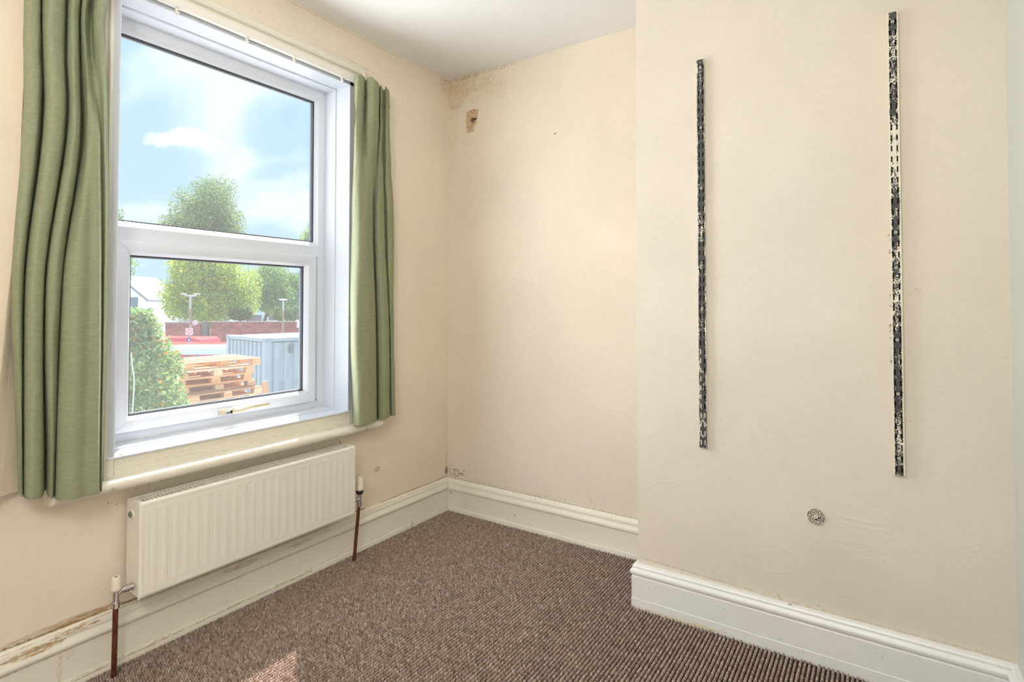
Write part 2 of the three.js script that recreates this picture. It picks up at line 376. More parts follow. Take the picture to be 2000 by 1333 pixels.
{
  const g = new THREE.PlaneGeometry(RIGHT + 0.6, REAR + 0.6); g.rotateX(Math.PI / 2).translate(RIGHT / 2, CEIL, REAR / 2);
  const p = g.attributes.position, uv = g.attributes.uv; for (let i = 0; i < p.count; i++) uv.setXY(i, p.getX(i), REAR - p.getZ(i));
  const slab = bx(-0.3, RIGHT + 0.3, CEIL + 0.001, CEIL + 0.2, -0.3, REAR + 0.3);
  const c = structure(put('ceiling', g, matCeil)); put('ceiling_slab', slab, matRear, c);
}
structure(put('floor', bx(-0.3, RIGHT + 0.3, -0.25, 0, -0.3, REAR + 0.3), std([48, 36, 28], 0.95)));  // dark base colour deepens the shade between carpet loops

// ---------------------------------------------------------------- skirting boards
const gloss = { clearcoat: 0.25, clearcoatRoughness: 0.35 };
const skirtMap = (L, base, seed, marks) => { const t = paintMap(L, 0.26, 700, base, seed, marks, 0.025); t.repeat.set(1 / L, 1 / 0.26); return t; };
const profileOld = [[0, 0], [0.026, 0], [0.026, 0.022], [0.0245, 0.026], [0.0195, 0.029], [0.0185, 0.032], [0.018, 0.118], [0.0215, 0.121], [0.0235, 0.125], [0.0235, 0.131], [0.020, 0.138], [0.0155, 0.146], [0.013, 0.152], [0.0155, 0.154], [0.0155, 0.160], [0.0125, 0.168], [0.0075, 0.176], [0.004, 0.1785], [0, 0.1785]];
const profileNew = [[0, 0], [0.0205, 0], [0.0205, 0.038], [0.0195, 0.0395], [0.0195, 0.118], [0.0175, 0.121], [0.0175, 0.124], [0.0225, 0.128], [0.0245, 0.134], [0.0235, 0.141], [0.0195, 0.146], [0.0175, 0.149], [0.0175, 0.155], [0.014, 0.1605], [0.006, 0.1624], [0, 0.1624]];
const leftSkirt = std([255, 255, 255], 0.42, { ...gloss, map: skirtMap(2.3, [237, 230, 214], 61, (c, r) => {
  // u runs from the far corner; v goes up the profile (floor nib ~0.026 to top ~0.24)
  scratch(c, r, [[0, 0.056], [0.7, 0.058], [1.2, 0.054], [2.3, 0.056]], 0.0022, '#5d4527', 0.55); scratch(c, r, [[0.9, 0.048], [1.3, 0.05], [1.9, 0.047]], 0.004, '#8d7148', 0.5);
  scratch(c, r, [[0, 0.145], [1.1, 0.146]], 0.0014, '#9b8763', 0.5); scratch(c, r, [[1.2, 0.147], [2.3, 0.146]], 0.002, '#8a6b43', 0.55);
  scratch(c, r, [[0.1, 0.208], [0.6, 0.207], [1.6, 0.21], [2.3, 0.205]], 0.003, '#8b7048', 0.45);
  blotch(c, r, 1.82, 0.185, 0.07, 0.012, '#a8834f', 0.5, 200); blotch(c, r, 1.72, 0.2, 0.06, 0.008, '#8f6c3c', 0.5, 140); blotch(c, r, 1.76, 0.1, 0.008, 0.04, '#c2a468', 0.3, 90); blotch(c, r, 1.74, 0.13, 0.02, 0.008, '#b99c68', 0.3, 60);
  blotch(c, r, 0.95, 0.185, 0.06, 0.008, '#8e7a58', 0.35, 120); blotch(c, r, 0.82, 0.19, 0.03, 0.006, '#79684a', 0.35, 60); blotch(c, r, 1.2, 0.19, 0.08, 0.01, '#9b8560', 0.3, 120);
  blotch(c, r, 1.86, 0.05, 0.02, 0.004, '#3a2a18', 0.6, 30); specks(c, r, 0, 2.3, 0.03, 0.23, 110, 0.0014, '#59452a', 0.5);
  scratch(c, r, [[0.3, 0.06], [0.305, 0.045], [0.32, 0.036]], 0.003, '#54402a', 0.8); blotch(c, r, 0.02, 0.12, 0.02, 0.1, '#a08a60', 0.12, 80);
  for (let i = 0; i < 26; i++) { const x = r() * 2.2, y = 0.06 + r() * 0.08; scratch(c, r, [[x, y], [x + 0.04 + r() * 0.08, y + (r() - 0.5) * 0.01]], 0.001, '#b9a680', 0.5); }
}) });
const backSkirt = std([255, 255, 255], 0.4, { ...gloss, map: skirtMap(1.3, [238, 232, 218], 67, (c, r) => {
  scratch(c, r, [[0, 0.056], [1.3, 0.056]], 0.0012, '#b79f74', 0.4); scratch(c, r, [[0.7, 0.058], [1.25, 0.057]], 0.0014, '#7d6747', 0.5);
  specks(c, r, 0, 1.25, 0.2, 0.24, 90, 0.003, '#6d5940', 0.45); specks(c, r, 0, 0.6, 0.06, 0.14, 26, 0.003, '#6b5a3f', 0.5); specks(c, r, 0.02, 0.04, 0.13, 0.135, 3, 0.004, '#3a2c1c', 0.9);
}) });
const chimneySkirt = std([255, 255, 255], 0.4, { ...gloss, map: skirtMap(1.5, [234, 234, 231], 71, (c, r) => {
  scratch(c, r, [[0.3, 0.033], [0.5, 0.028], [0.62, 0.03], [0.68, 0.036]], 0.004, '#d8c28c', 0.6); blotch(c, r, 0.55, 0.03, 0.1, 0.01, '#dcc996', 0.35, 120);
  specks(c, r, 0.3, 1.4, 0.02, 0.2, 60, 0.0022, '#8d8678', 0.5); specks(c, r, 0.86, 0.88, 0.196, 0.2, 5, 0.004, '#2f2a24', 0.9);
  scratch(c, r, [[0.4, 0.214], [0.9, 0.212], [1.45, 0.214]], 0.003, '#b9ab8c', 0.5);
}) });
structure(put('baseboard_left', sweepPath(profileOld, [[0, REAR], [0, 0]]), leftSkirt));
{ // u was measured from the far corner
  const uv = scene.getObjectByName('baseboard_left').geometry.attributes.uv; for (let i = 0; i < uv.count; i++) uv.setX(i, REAR - uv.getX(i));
}
structure(put('baseboard_back', sweepPath(profileOld.map(([d, h]) => [d, h * 0.976]), [[0, 0], [BX, 0]]), backSkirt));
structure(put('baseboard_chimney', sweepPath(profileNew, [[BX, 0.026], [BX, BZ], [RIGHT, BZ]]), chimneySkirt));
structure(put('baseboard_right', sweepPath(profileNew, [[RIGHT, BZ + 0.026], [RIGHT, REAR]]), chimneySkirt));

// ---------------------------------------------------------------- carpet of looped ribs
{
  const r = rng(7), PX = 0.0128, PZ = 0.0066, x0 = 0.027, x1 = RIGHT - 0.024, z0 = 0.027, z1 = 2.9, list = [];
  const tone = new THREE.Color(), cols = []; let row = 0;
  for (let x = x0 + PX * 0.35; x < x1; x += PX) {
    const ph = (row++ % 2) * PZ * 0.5;
    for (let z = z0 + ph; z < z1; z += PZ) {
      if (x > BX - 0.022 && z < BZ + 0.022) continue;
      list.push([x + (r() - 0.5) * 0.0008, z + (r() - 0.5) * 0.0012, 0.92 + r() * 0.16, r()]);
      const q = r(), k = 0.92 + 0.16 * r();
      tone.copy(q < 0.62 ? S(162, 142, 129) : q < 0.86 ? S(138, 117, 103) : S(184, 166, 153)).multiplyScalar(k);
      cols.push(tone.r, tone.g, tone.b);
    }
  }
  const g = new THREE.SphereGeometry(1, 7, 4, 0, Math.PI * 2, 0, Math.PI * 0.62);
  const im = new THREE.InstancedMesh(g, new THREE.MeshPhysicalMaterial({ color: 0xffffff, roughness: 0.95, sheen: 0.25, sheenColor: S(210, 195, 185), sheenRoughness: 0.6 }), list.length);
  const m = new THREE.Matrix4(), q = new THREE.Quaternion(), e = new THREE.Euler();
  list.forEach(([x, z, s, t], i) => {
    e.set((t - 0.5) * 0.5, (t - 0.5) * 0.9, (t * 7 % 1 - 0.5) * 0.4);
    im.setMatrixAt(i, m.compose(new THREE.Vector3(x, 0.0012, z), q.setFromEuler(e), new THREE.Vector3(0.0044 * s, 0.0084 * s, 0.0033)));
    im.setColorAt(i, tone.setRGB(cols[i * 3], cols[i * 3 + 1], cols[i * 3 + 2]));
  });
  im.name = 'carpet'; scene.add(im);
  tag(im, 'ribbed brown and beige loop pile carpet covering the floor', 'carpet', null, 'stuff');
}

// ---------------------------------------------------------------- window
const upvc = std([228, 232, 240], 0.28, { clearcoat: 0.3, clearcoatRoughness: 0.2 });
const woodPaint = std([255, 255, 255], 0.4, { ...gloss, map: dataTex(512, 512, (i, j) => { const n = 1 + (fbm(i / 40, j / 40, 77, 4) - 0.5) * 0.07, d = fbm(i / 14 + 50, j / 14, 79, 4) > 0.74 ? 0.86 : 1; return [238 * n * d, 231 * n * d, 215 * n * d * (d < 1 ? 0.94 : 1)]; }) });
const gasket = std([52, 54, 60], 0.6), spacer = std([170, 174, 182], 0.35, { metalness: 0.6 });
const glass = new THREE.MeshPhysicalMaterial({ color: S(244, 247, 252), roughness: 0.25, transmission: 1, thickness: 0, ior: 1.5 });
const win = thing('window_1', 'white plastic window with a fixed upper pane and an opening lower sash', 'window', [0, 0, 0], null, 'structure');
{
  const outer = { z0: 0.724, z1: 1.627, y0: 0.66, y1: 2.13 };
  const prof = [[0, -0.172], [0, -0.131], [-0.001, -0.130], [-0.040, -0.130], [-0.044, -0.132], [-0.053, -0.143], [-0.056, -0.148], [-0.056, -0.172]];
  for (const s of ['top', 'bottom', 'left', 'right']) put('frame_bar', frameBar(s, outer, s === 'bottom' ? [[0, -0.172], [0, -0.13], [-0.036, -0.13], [-0.04, -0.134], [-0.04, -0.172]] : prof), upvc, win);
  // transom between the two lights
  const tr = new THREE.Shape([[-0.172, 1.354], [-0.1265, 1.354], [-0.125, 1.356], [-0.125, 1.402], [-0.129, 1.406], [-0.142, 1.418], [-0.148, 1.4218], [-0.172, 1.4218]].map((p) => new THREE.Vector2(...p)));
  put('transom', new THREE.ExtrudeGeometry(tr, { depth: 1.583 - 0.768, bevelEnabled: false }).translate(0, 0, 0.768), upvc, win);
  // opening sash
  const sash = sub('sash', win);
  const so = { z0: 0.786, z1: 1.584, y0: 0.6985, y1: 1.3585 };
  const sp = [[0, -0.166], [0, -0.119], [-0.002, -0.115], [-0.008, -0.113], [-0.037, -0.113], [-0.041, -0.115], [-0.0495, -0.128], [-0.052, -0.134], [-0.052, -0.166]];
  for (const s of ['top', 'bottom', 'left', 'right']) put('sash_bar', frameBar(s, so, sp), upvc, sash);
  const lights = [[{ z0: 0.780, z1: 1.571, y0: 1.4218, y1: 2.074 }, win], [{ z0: 0.838, z1: 1.532, y0: 0.7505, y1: 1.3065 }, sash]];
  for (const [rc, parent] of lights) {
    const dx = parent === sash ? 0.012 : 0;
    for (const s of ['top', 'bottom', 'left', 'right']) put('gasket', frameBar(s, rc, [[0.004, -0.1545 + dx], [0.004, -0.149 + dx], [-0.0035, -0.150 + dx], [-0.0035, -0.1545 + dx]], 0), gasket, parent);
    for (const s of ['top', 'bottom', 'left', 'right']) put('spacer_bar', frameBar(s, rc, [[0.004, -0.170 + dx], [0.004, -0.160 + dx], [-0.007, -0.160 + dx], [-0.007, -0.170 + dx]], 0), spacer, parent);
    const pane = new THREE.PlaneGeometry(rc.z1 - rc.z0 + 0.006, rc.y1 - rc.y0 + 0.006).rotateY(Math.PI / 2).translate(parent === sash ? -0.1645 : -0.1705, (rc.y0 + rc.y1) / 2, (rc.z0 + rc.z1) / 2);
    put('glass_pane', pane, glass, parent);
  }
  // brass-coloured handle on the sash's bottom rail
  const brass = std([216, 204, 178], 0.3, { metalness: 0.35, clearcoat: 0.4 }), h = put('handle', merged([bx(-0.113, -0.104, 0.706, 0.729, 1.17, 1.232, 0.004), cyl(0.011, [-0.106, 0.7175, 1.186], [-0.088, 0.7175, 1.186]), bx(-0.098, -0.088, 0.710, 0.724, 1.178, 1.215, 0.003)]), brass, sash);
  const lever = new THREE.CatmullRomCurve3([[-0.086, 0.717, 1.19], [-0.080, 0.716, 1.165], [-0.072, 0.720, 1.145], [-0.062, 0.7265, 1.12], [-0.060, 0.728, 1.09], [-0.060, 0.7285, 1.05]].map((p) => new THREE.Vector3(...p)));
  const lg = new THREE.TubeGeometry(lever, 30, 0.006, 10); { const p = lg.attributes.position; const c = new THREE.Vector3(); for (let i = 0; i < p.count; i++) { lever.getPoint(Math.floor(i / 11) / 30, c); p.setX(i, c.x + (p.getX(i) - c.x) * 0.6); p.setY(i, c.y + (p.getY(i) - c.y) * 1.35); } lg.computeVertexNormals(); }
  put('lever', lg, brass, h);
  put('lock_button', bx(-0.088, -0.084, 0.7115, 0.7225, 1.2, 1.213, 0.001), std([122, 134, 142], 0.4), h);

  // reveal lining, sill board and cover strips
  const lin = { z0: 0.724, z1: 1.633, y0: 0.66, y1: 2.13 };
  put('reveal_lining', bx(-0.13, 0.0305, 0.66, 2.15, 0.702, 0.724, 0.0015), upvc, win);
  put('reveal_lining', bx(-0.13, 0.0305, 0.66, 2.15, 1.633, 1.655, 0.0015), upvc, win);
  put('head_lining', bx(-0.13, 0.0305, 2.13, 2.1515, 0.702, 1.655, 0.0015), upvc, win);
  put('sill_board', bx(-0.13, 0.0345, 0.653, 0.66, 0.702, 1.655, 0.002), upvc, win);
  put('cover_strip', bx(-0.1298, -0.062, 0.66, 2.13, 0.7235, 0.7305, 0.002), upvc, win);
  put('cover_strip', bx(-0.1298, -0.062, 0.66, 2.13, 1.6265, 1.6335, 0.002), upvc, win);
  put('cover_strip', bx(-0.1298, -0.062, 2.123, 2.1305, 0.7305, 1.6265, 0.002), upvc, win);
  put('cover_strip', bx(-0.1298, -0.062, 0.6595, 0.667, 0.7305, 1.6265, 0.002), upvc, win);
  put('screw_cap', cyl(0.005, [0.02, 0.659, 1.612], [0.02, 0.663, 1.612], 14), std([176, 160, 132], 0.5), win);
  // painted wooden architrave, apron and nosing
  const ca = [[0, 0], [0, 0.027], [0.003, 0.0305], [0.028, 0.0305], [0.032, 0.027], [0.034, 0.024], [0.066, 0.023], [0.069, 0.028], [0.073, 0.033], [0.082, 0.036], [0.090, 0.033], [0.094, 0.026], [0.098, 0.026], [0.106, 0.016], [0.112, 0.012], [0.112, 0]];
  const cr = { z0: 0.7235, z1: 1.6335, y0: 0.716, y1: 2.1305 };
  for (const s of ['top', 'left', 'right']) put('architrave', frameBar(s, cr, ca, 0, 0.5985), woodPaint, win);
  put('apron', bx(0.0005, 0.029, 0.598, 0.6528, 0.7237, 1.6333, 0.002), woodPaint, win);
  const ns = new THREE.Shape(); ns.moveTo(0, 0.546); ns.lineTo(0.012, 0.546); ns.quadraticCurveTo(0.014, 0.559, 0.03, 0.562); ns.lineTo(0.061, 0.564); ns.absarc(0.061, 0.581, 0.017, -Math.PI / 2, Math.PI / 2, false); ns.lineTo(0, 0.600); ns.closePath();
  put('sill_nosing', new THREE.ExtrudeGeometry(ns, { depth: 1.80 - 0.555, bevelEnabled: true, bevelSize: 0.002, bevelThickness: 0.002, bevelSegments: 2, curveSegments: 12 }).translate(0, 0, 0.555), woodPaint, win);
}

// ---------------------------------------------------------------- curtain rail with gliders
{
  const t = thing('curtain_rail', 'slim white curtain rail with small gliders above the window', 'curtain rail', [0.053, 2.155, 1.2]);
  const white = std([238, 234, 224], 0.35);
  put('track', bx(-0.009, 0.009, -0.014, 0.014, -0.69, 0.72, 0.003), white, t);
  put('lip', bx(-0.006, 0.012, -0.0165, -0.0135, -0.69, 0.72, 0.001), white, t);
  for (const z of [1.477, 1.227, 1.026, 0.786]) {
    const g = put('glider', merged([bx(-0.004, 0.004, -0.034, -0.016, z - 1.2 - 0.005, z - 1.2 + 0.005, 0.001), cyl(0.006, [0.0, -0.034, z - 1.2 - 0.003], [0.0, -0.034, z - 1.2 + 0.003], 14)]), white, t);
    put('hook_hole_shade', cyl(0.0022, [-0.001, -0.026, z - 1.2 - 0.001], [0.0045, -0.026, z - 1.2 - 0.001], 8), std([96, 80, 60], 0.7), g);  // solid brown peg, coloured like the shade inside a hole
  }
  for (const z of [0.62, 1.8]) put('bracket', bx(-0.028, -0.008, -0.01, 0.01, z - 1.2 - 0.008, z - 1.2 + 0.008, 0.001), white, t);
}

// ---------------------------------------------------------------- curtains
const weave = dataTex(512, 512, (i, j) => { const n = fbm(i / 70, j / 9, 101, 4) * 0.5 + fbm(i / 5, j / 5, 103, 2) * 0.5; const k = 0.9 + n * 0.2; return [149 * k, 153 * k, 122 * k]; });
weave.repeat.set(5, 5);
const weaveBump = dataTex(256, 256, (i, j) => 0.5 + (vnoise(i / 1.5, j / 3, 5) - 0.5) * 0.6 + (vnoise(i / 6, j / 40, 9) - 0.5) * 0.4, false); weaveBump.repeat.set(6, 6);
const velvet = new THREE.MeshPhysicalMaterial({ color: 0xffffff, map: weave, bumpMap: weaveBump, bumpScale: 0.0006, roughness: 0.85, sheen: 0.4, sheenColor: S(198, 206, 172), sheenRoughness: 0.45, side: THREE.DoubleSide });
const liningMat = new THREE.MeshPhysicalMaterial({ color: S(232, 216, 190), roughness: 0.9, side: THREE.DoubleSide });
// sections: { y, row: [[z, x], ...] } from top to bottom; closed sheet with a little thickness
function curtainSheet(sections, { n = 220, rows = 90, thick = 0.0025, wrinkle = 0.004, seed = 1, hem = () => 0, head = () => 0 } = {}) {
  const curves = sections.map((s) => new THREE.CatmullRomCurve3(s.row.map(([z, x]) => new THREE.Vector3(x, 0, z)), false, 'centripetal'));
  const sampled = curves.map((c) => c.getSpacedPoints(n)), fine = sections.map((_, k) => { const out = []; for (let i = 0; i <= n; i++) out.push(curves[k].getPoint(i / n)); return out; });
  const yTop = sections[0].y, yBot = sections[sections.length - 1].y, front = [], uvs = [];
  for (let j = 0; j <= rows; j++) {
    const t = j / rows, y0 = lerp(yTop, yBot, t);
    let k = 0; while (k < sections.length - 2 && y0 < sections[k + 1].y) k++;
    const a = sections[k].y, b = sections[k + 1].y, f = clamp((a - y0) / (a - b));
    const P = (q, i) => fine[clamp(q, 0, sections.length - 1)][i];
    for (let i = 0; i <= n; i++) {
      const cr = (c) => { const p0 = P(k - 1, i)[c], p1 = P(k, i)[c], p2 = P(k + 1, i)[c], p3 = P(k + 2, i)[c], m1 = (p2 - p0) * 0.4, m2 = (p3 - p1) * 0.4, f2 = f * f, f3 = f2 * f; return (2 * f3 - 3 * f2 + 1) * p1 + (f3 - 2 * f2 + f) * m1 + (-2 * f3 + 3 * f2) * p2 + (f3 - f2) * m2; };
      const u = i / n;
      const w = (fbm(u * 9 + seed, y0 * 5, seed, 3) - 0.5) * wrinkle * 2 + (fbm(u * 6 + y0 * 2, y0 * 7, seed + 21, 3) - 0.5) * 0.022 * smooth(1.45, 1.75, y0) * smooth(2.14, 1.95, y0) + (fbm(u * 4 + y0 * 3, y0 * 9 - u * 6, seed + 5, 3) - 0.5) * wrinkle * 1.5;
      front.push(new THREE.Vector3(cr('x') + w, y0 + hem(u) * smooth(0.8, 1, t) + head(u) * smooth(0.06, 0, t), cr('z') + (fbm(u * 7, y0 * 3, seed + 9, 2) - 0.5) * wrinkle));
      uvs.push(u * 0.7, y0);
    }
  }
  void sampled;
  const W = n + 1, N = front.map((p, q) => {
    const i = q % W, j = (q / W) | 0;
    const du = front[j * W + Math.min(n, i + 1)].clone().sub(front[j * W + Math.max(0, i - 1)]), dv = front[Math.min(rows, j + 1) * W + i].clone().sub(front[Math.max(0, j - 1) * W + i]);
    return dv.cross(du).normalize();
  });
  const pos = [], uv = [], idx = [], M = front.length;
  for (const s of [0, 1]) front.forEach((p, q) => { const v = p.clone().addScaledVector(N[q], -s * thick); pos.push(v.x, v.y, v.z); uv.push(...uvs.slice(q * 2, q * 2 + 2)); });
  for (let j = 0; j < rows; j++) for (let i = 0; i < n; i++) {
    const a = j * W + i, b = a + 1, c = a + W, d = c + 1;
    idx.push(a, b, c, b, d, c, a + M, c + M, b + M, b + M, c + M, d + M);
  }
  for (let i = 0; i < n; i++) { const a = rows * W + i; idx.push(a, a + 1, a + M, a + 1, a + 1 + M, a + M); idx.push(i + 1, i, i + M, i + 1, i + M, i + 1 + M); }
  for (let j = 0; j < rows; j++) for (const i of [0, n]) { const a = j * W + i, c = a + W; idx.push(a, c, a + M, c, c + M, a + M); }
  const g = new THREE.BufferGeometry();
  g.setAttribute('position', new THREE.Float32BufferAttribute(pos, 3)); g.setAttribute('uv', new THREE.Float32BufferAttribute(uv, 2)); g.setIndex(idx);
  g.computeVertexNormals();
  return g;
}
const shiftRow = (row, dx, dz = 0) => row.map(([z, x]) => [z + dz, Math.max(0.02, x + dx)]);
{
  const top = [[1.8796, .05], [1.8833, .08], [1.875, .09], [1.8565, .08], [1.8382, .04], [1.8437, .075], [1.8327, .1], [1.8038, .09], [1.7786, .045], [1.7849, .08], [1.7784, .09], [1.7627, .08], [1.7459, .045], [1.7556, .085], [1.7527, .095], [1.7378, .07], [1.7231, .05], [1.725, .085], [1.7174, .1], [1.6996, .08], [1.6846, .05]];
  const L = [
    { y: 2.16, row: shiftRow(top, 0.05) }, { y: 2.0, row: top },
    { y: 1.65, row: [[1.8767, .05], [1.8788, .07], [1.8685, .085], [1.8529, .085], [1.8267, .03], [1.8379, .088], [1.8301, .108], [1.8044, .1], [1.7733, .04], [1.7816, .085], [1.7743, .1], [1.76, .09], [1.7381, .04], [1.7368, .055], [1.7408, .1], [1.7335, .108], [1.7178, .1], [1.7015, .08], [1.6991, .095], [1.6824, .075], [1.6685, .045]] },
    { y: 1.2, row: [[1.8928, .045], [1.8951, .075], [1.8905, .09], [1.8806, .085], [1.8608, .03], [1.8708, .085], [1.8618, .108], [1.8406, .1], [1.8121, .024], [1.8267, .095], [1.8159, .105], [1.7973, .09], [1.774, .035], [1.7909, .1], [1.7713, .128], [1.7344, .11], [1.7133, .115], [1.691, .075], [1.6899, .09], [1.6732, .07], [1.6612, .045]] },
    { y: 0.58, row: [[1.872, .05], [1.8729, .07], [1.8723, .08], [1.8726, .085], [1.861, .05], [1.8661, .085], [1.8572, .108], [1.8362, .1], [1.8032, .022], [1.8152, .09], [1.8125, .1], [1.8049, .09], [1.785, .04], [1.801, .1], [1.7747, .128], [1.7401, .115], [1.7088, .115], [1.6898, .08], [1.6877, .085], [1.6759, .06], [1.6678, .045]] },
  ];
  const c = thing('curtain', 'wide sage green velvet curtain with deep folds beside the larger cream wall end', 'curtain', [0, 0, 0], null);
  c.userData.label = 'sage green velvet curtain with deep folds and a cream lining flaring out behind it';
  put('fabric', curtainSheet(L, { n: 300, rows: 110, seed: 3, wrinkle: 0.003, hem: (u) => 0.042 - 0.05 * u }), velvet, c);
  const lin = [
    { y: 2.1, row: [[1.872, .04], [1.845, .02], [1.81, .016], [1.78, .016], [1.755, .016]] },
    { y: 1.5, row: [[1.878, .04], [1.85, .02], [1.81, .014], [1.78, .014], [1.755, .014]] },
    { y: 1.0, row: [[1.908, .045], [1.87, .02], [1.82, .012], [1.79, .012], [1.755, .012]] },
    { y: 0.615, row: [[1.94, .055], [1.89, .03], [1.83, .012], [1.80, .012], [1.755, .012]] },
  ];
  tag(put('lining', curtainSheet(lin, { n: 80, rows: 50, seed: 13, wrinkle: 0.002, thick: 0.001 }), liningMat, c), 'plain cream lining');
}
{
  const Rr = [
    { y: 2.155, row: [[0.7443, .084], [0.7542, .109], [0.7296, .114], [0.6795, .084], [0.6942, .114], [0.6777, .129], [0.6332, .114], [0.5945, .079], [0.6036, .099], [0.58, .084], [0.5576, .074], [0.5684, .099], [0.5506, .094], [0.5248, .074]] },
    { y: 2.06, row: [[0.7351, .074], [0.7449, .099], [0.7202, .104], [0.6699, .074], [0.6846, .104], [0.668, .119], [0.6234, .104], [0.5846, .069], [0.5937, .089], [0.57, .074], [0.5495, .066], [0.5583, .089], [0.5404, .084], [0.5165, .066]] },
    { y: 1.5, row: [[.7407, .065], [.7548, .095], [.746, .118], [.7147, .122], [.6803, .11], [.6365, .085], [.6045, .06], [.6149, .085], [.6068, .1], [.5674, .085], [.526, .055], [.5319, .075], [.5039, .07], [.4627, .045]] },
    { y: 1.0, row: [[.747, .07], [.7639, .1], [.7571, .125], [.7185, .13], [.6712, .12], [.624, .095], [.5825, .06], [.5961, .085], [.5865, .105], [.5434, .09], [.5014, .06], [.5092, .075], [.4877, .07], [.4565, .045]] },
    { y: 0.605, row: [[.7186, .06], [.737, .095], [.7329, .12], [.6997, .125], [.655, .115], [.6108, .09], [.5722, .055], [.5828, .08], [.573, .1], [.5346, .09], [.4925, .06], [.4971, .075], [.4837, .075], [.4524, .05]] },
  ];
  const c = thing('curtain', 'narrow sage green curtain with a gathered pencil pleat heading, drawn back near the room corner', 'curtain');
  put('fabric', curtainSheet(Rr, { n: 260, rows: 110, seed: 8, wrinkle: 0.003, head: (u) => 0.006 * Math.sin(u * 40) }), velvet, c);
  put('header_tape', curtainSheet(Rr.slice(0, 2).map((s, k) => ({ y: k ? 2.075 : 2.15, row: s.row.map(([z, x]) => [z, x + 0.0025]) })), { n: 260, rows: 16, seed: 8, wrinkle: 0.003, thick: 0.0015 }), velvet, c);
}

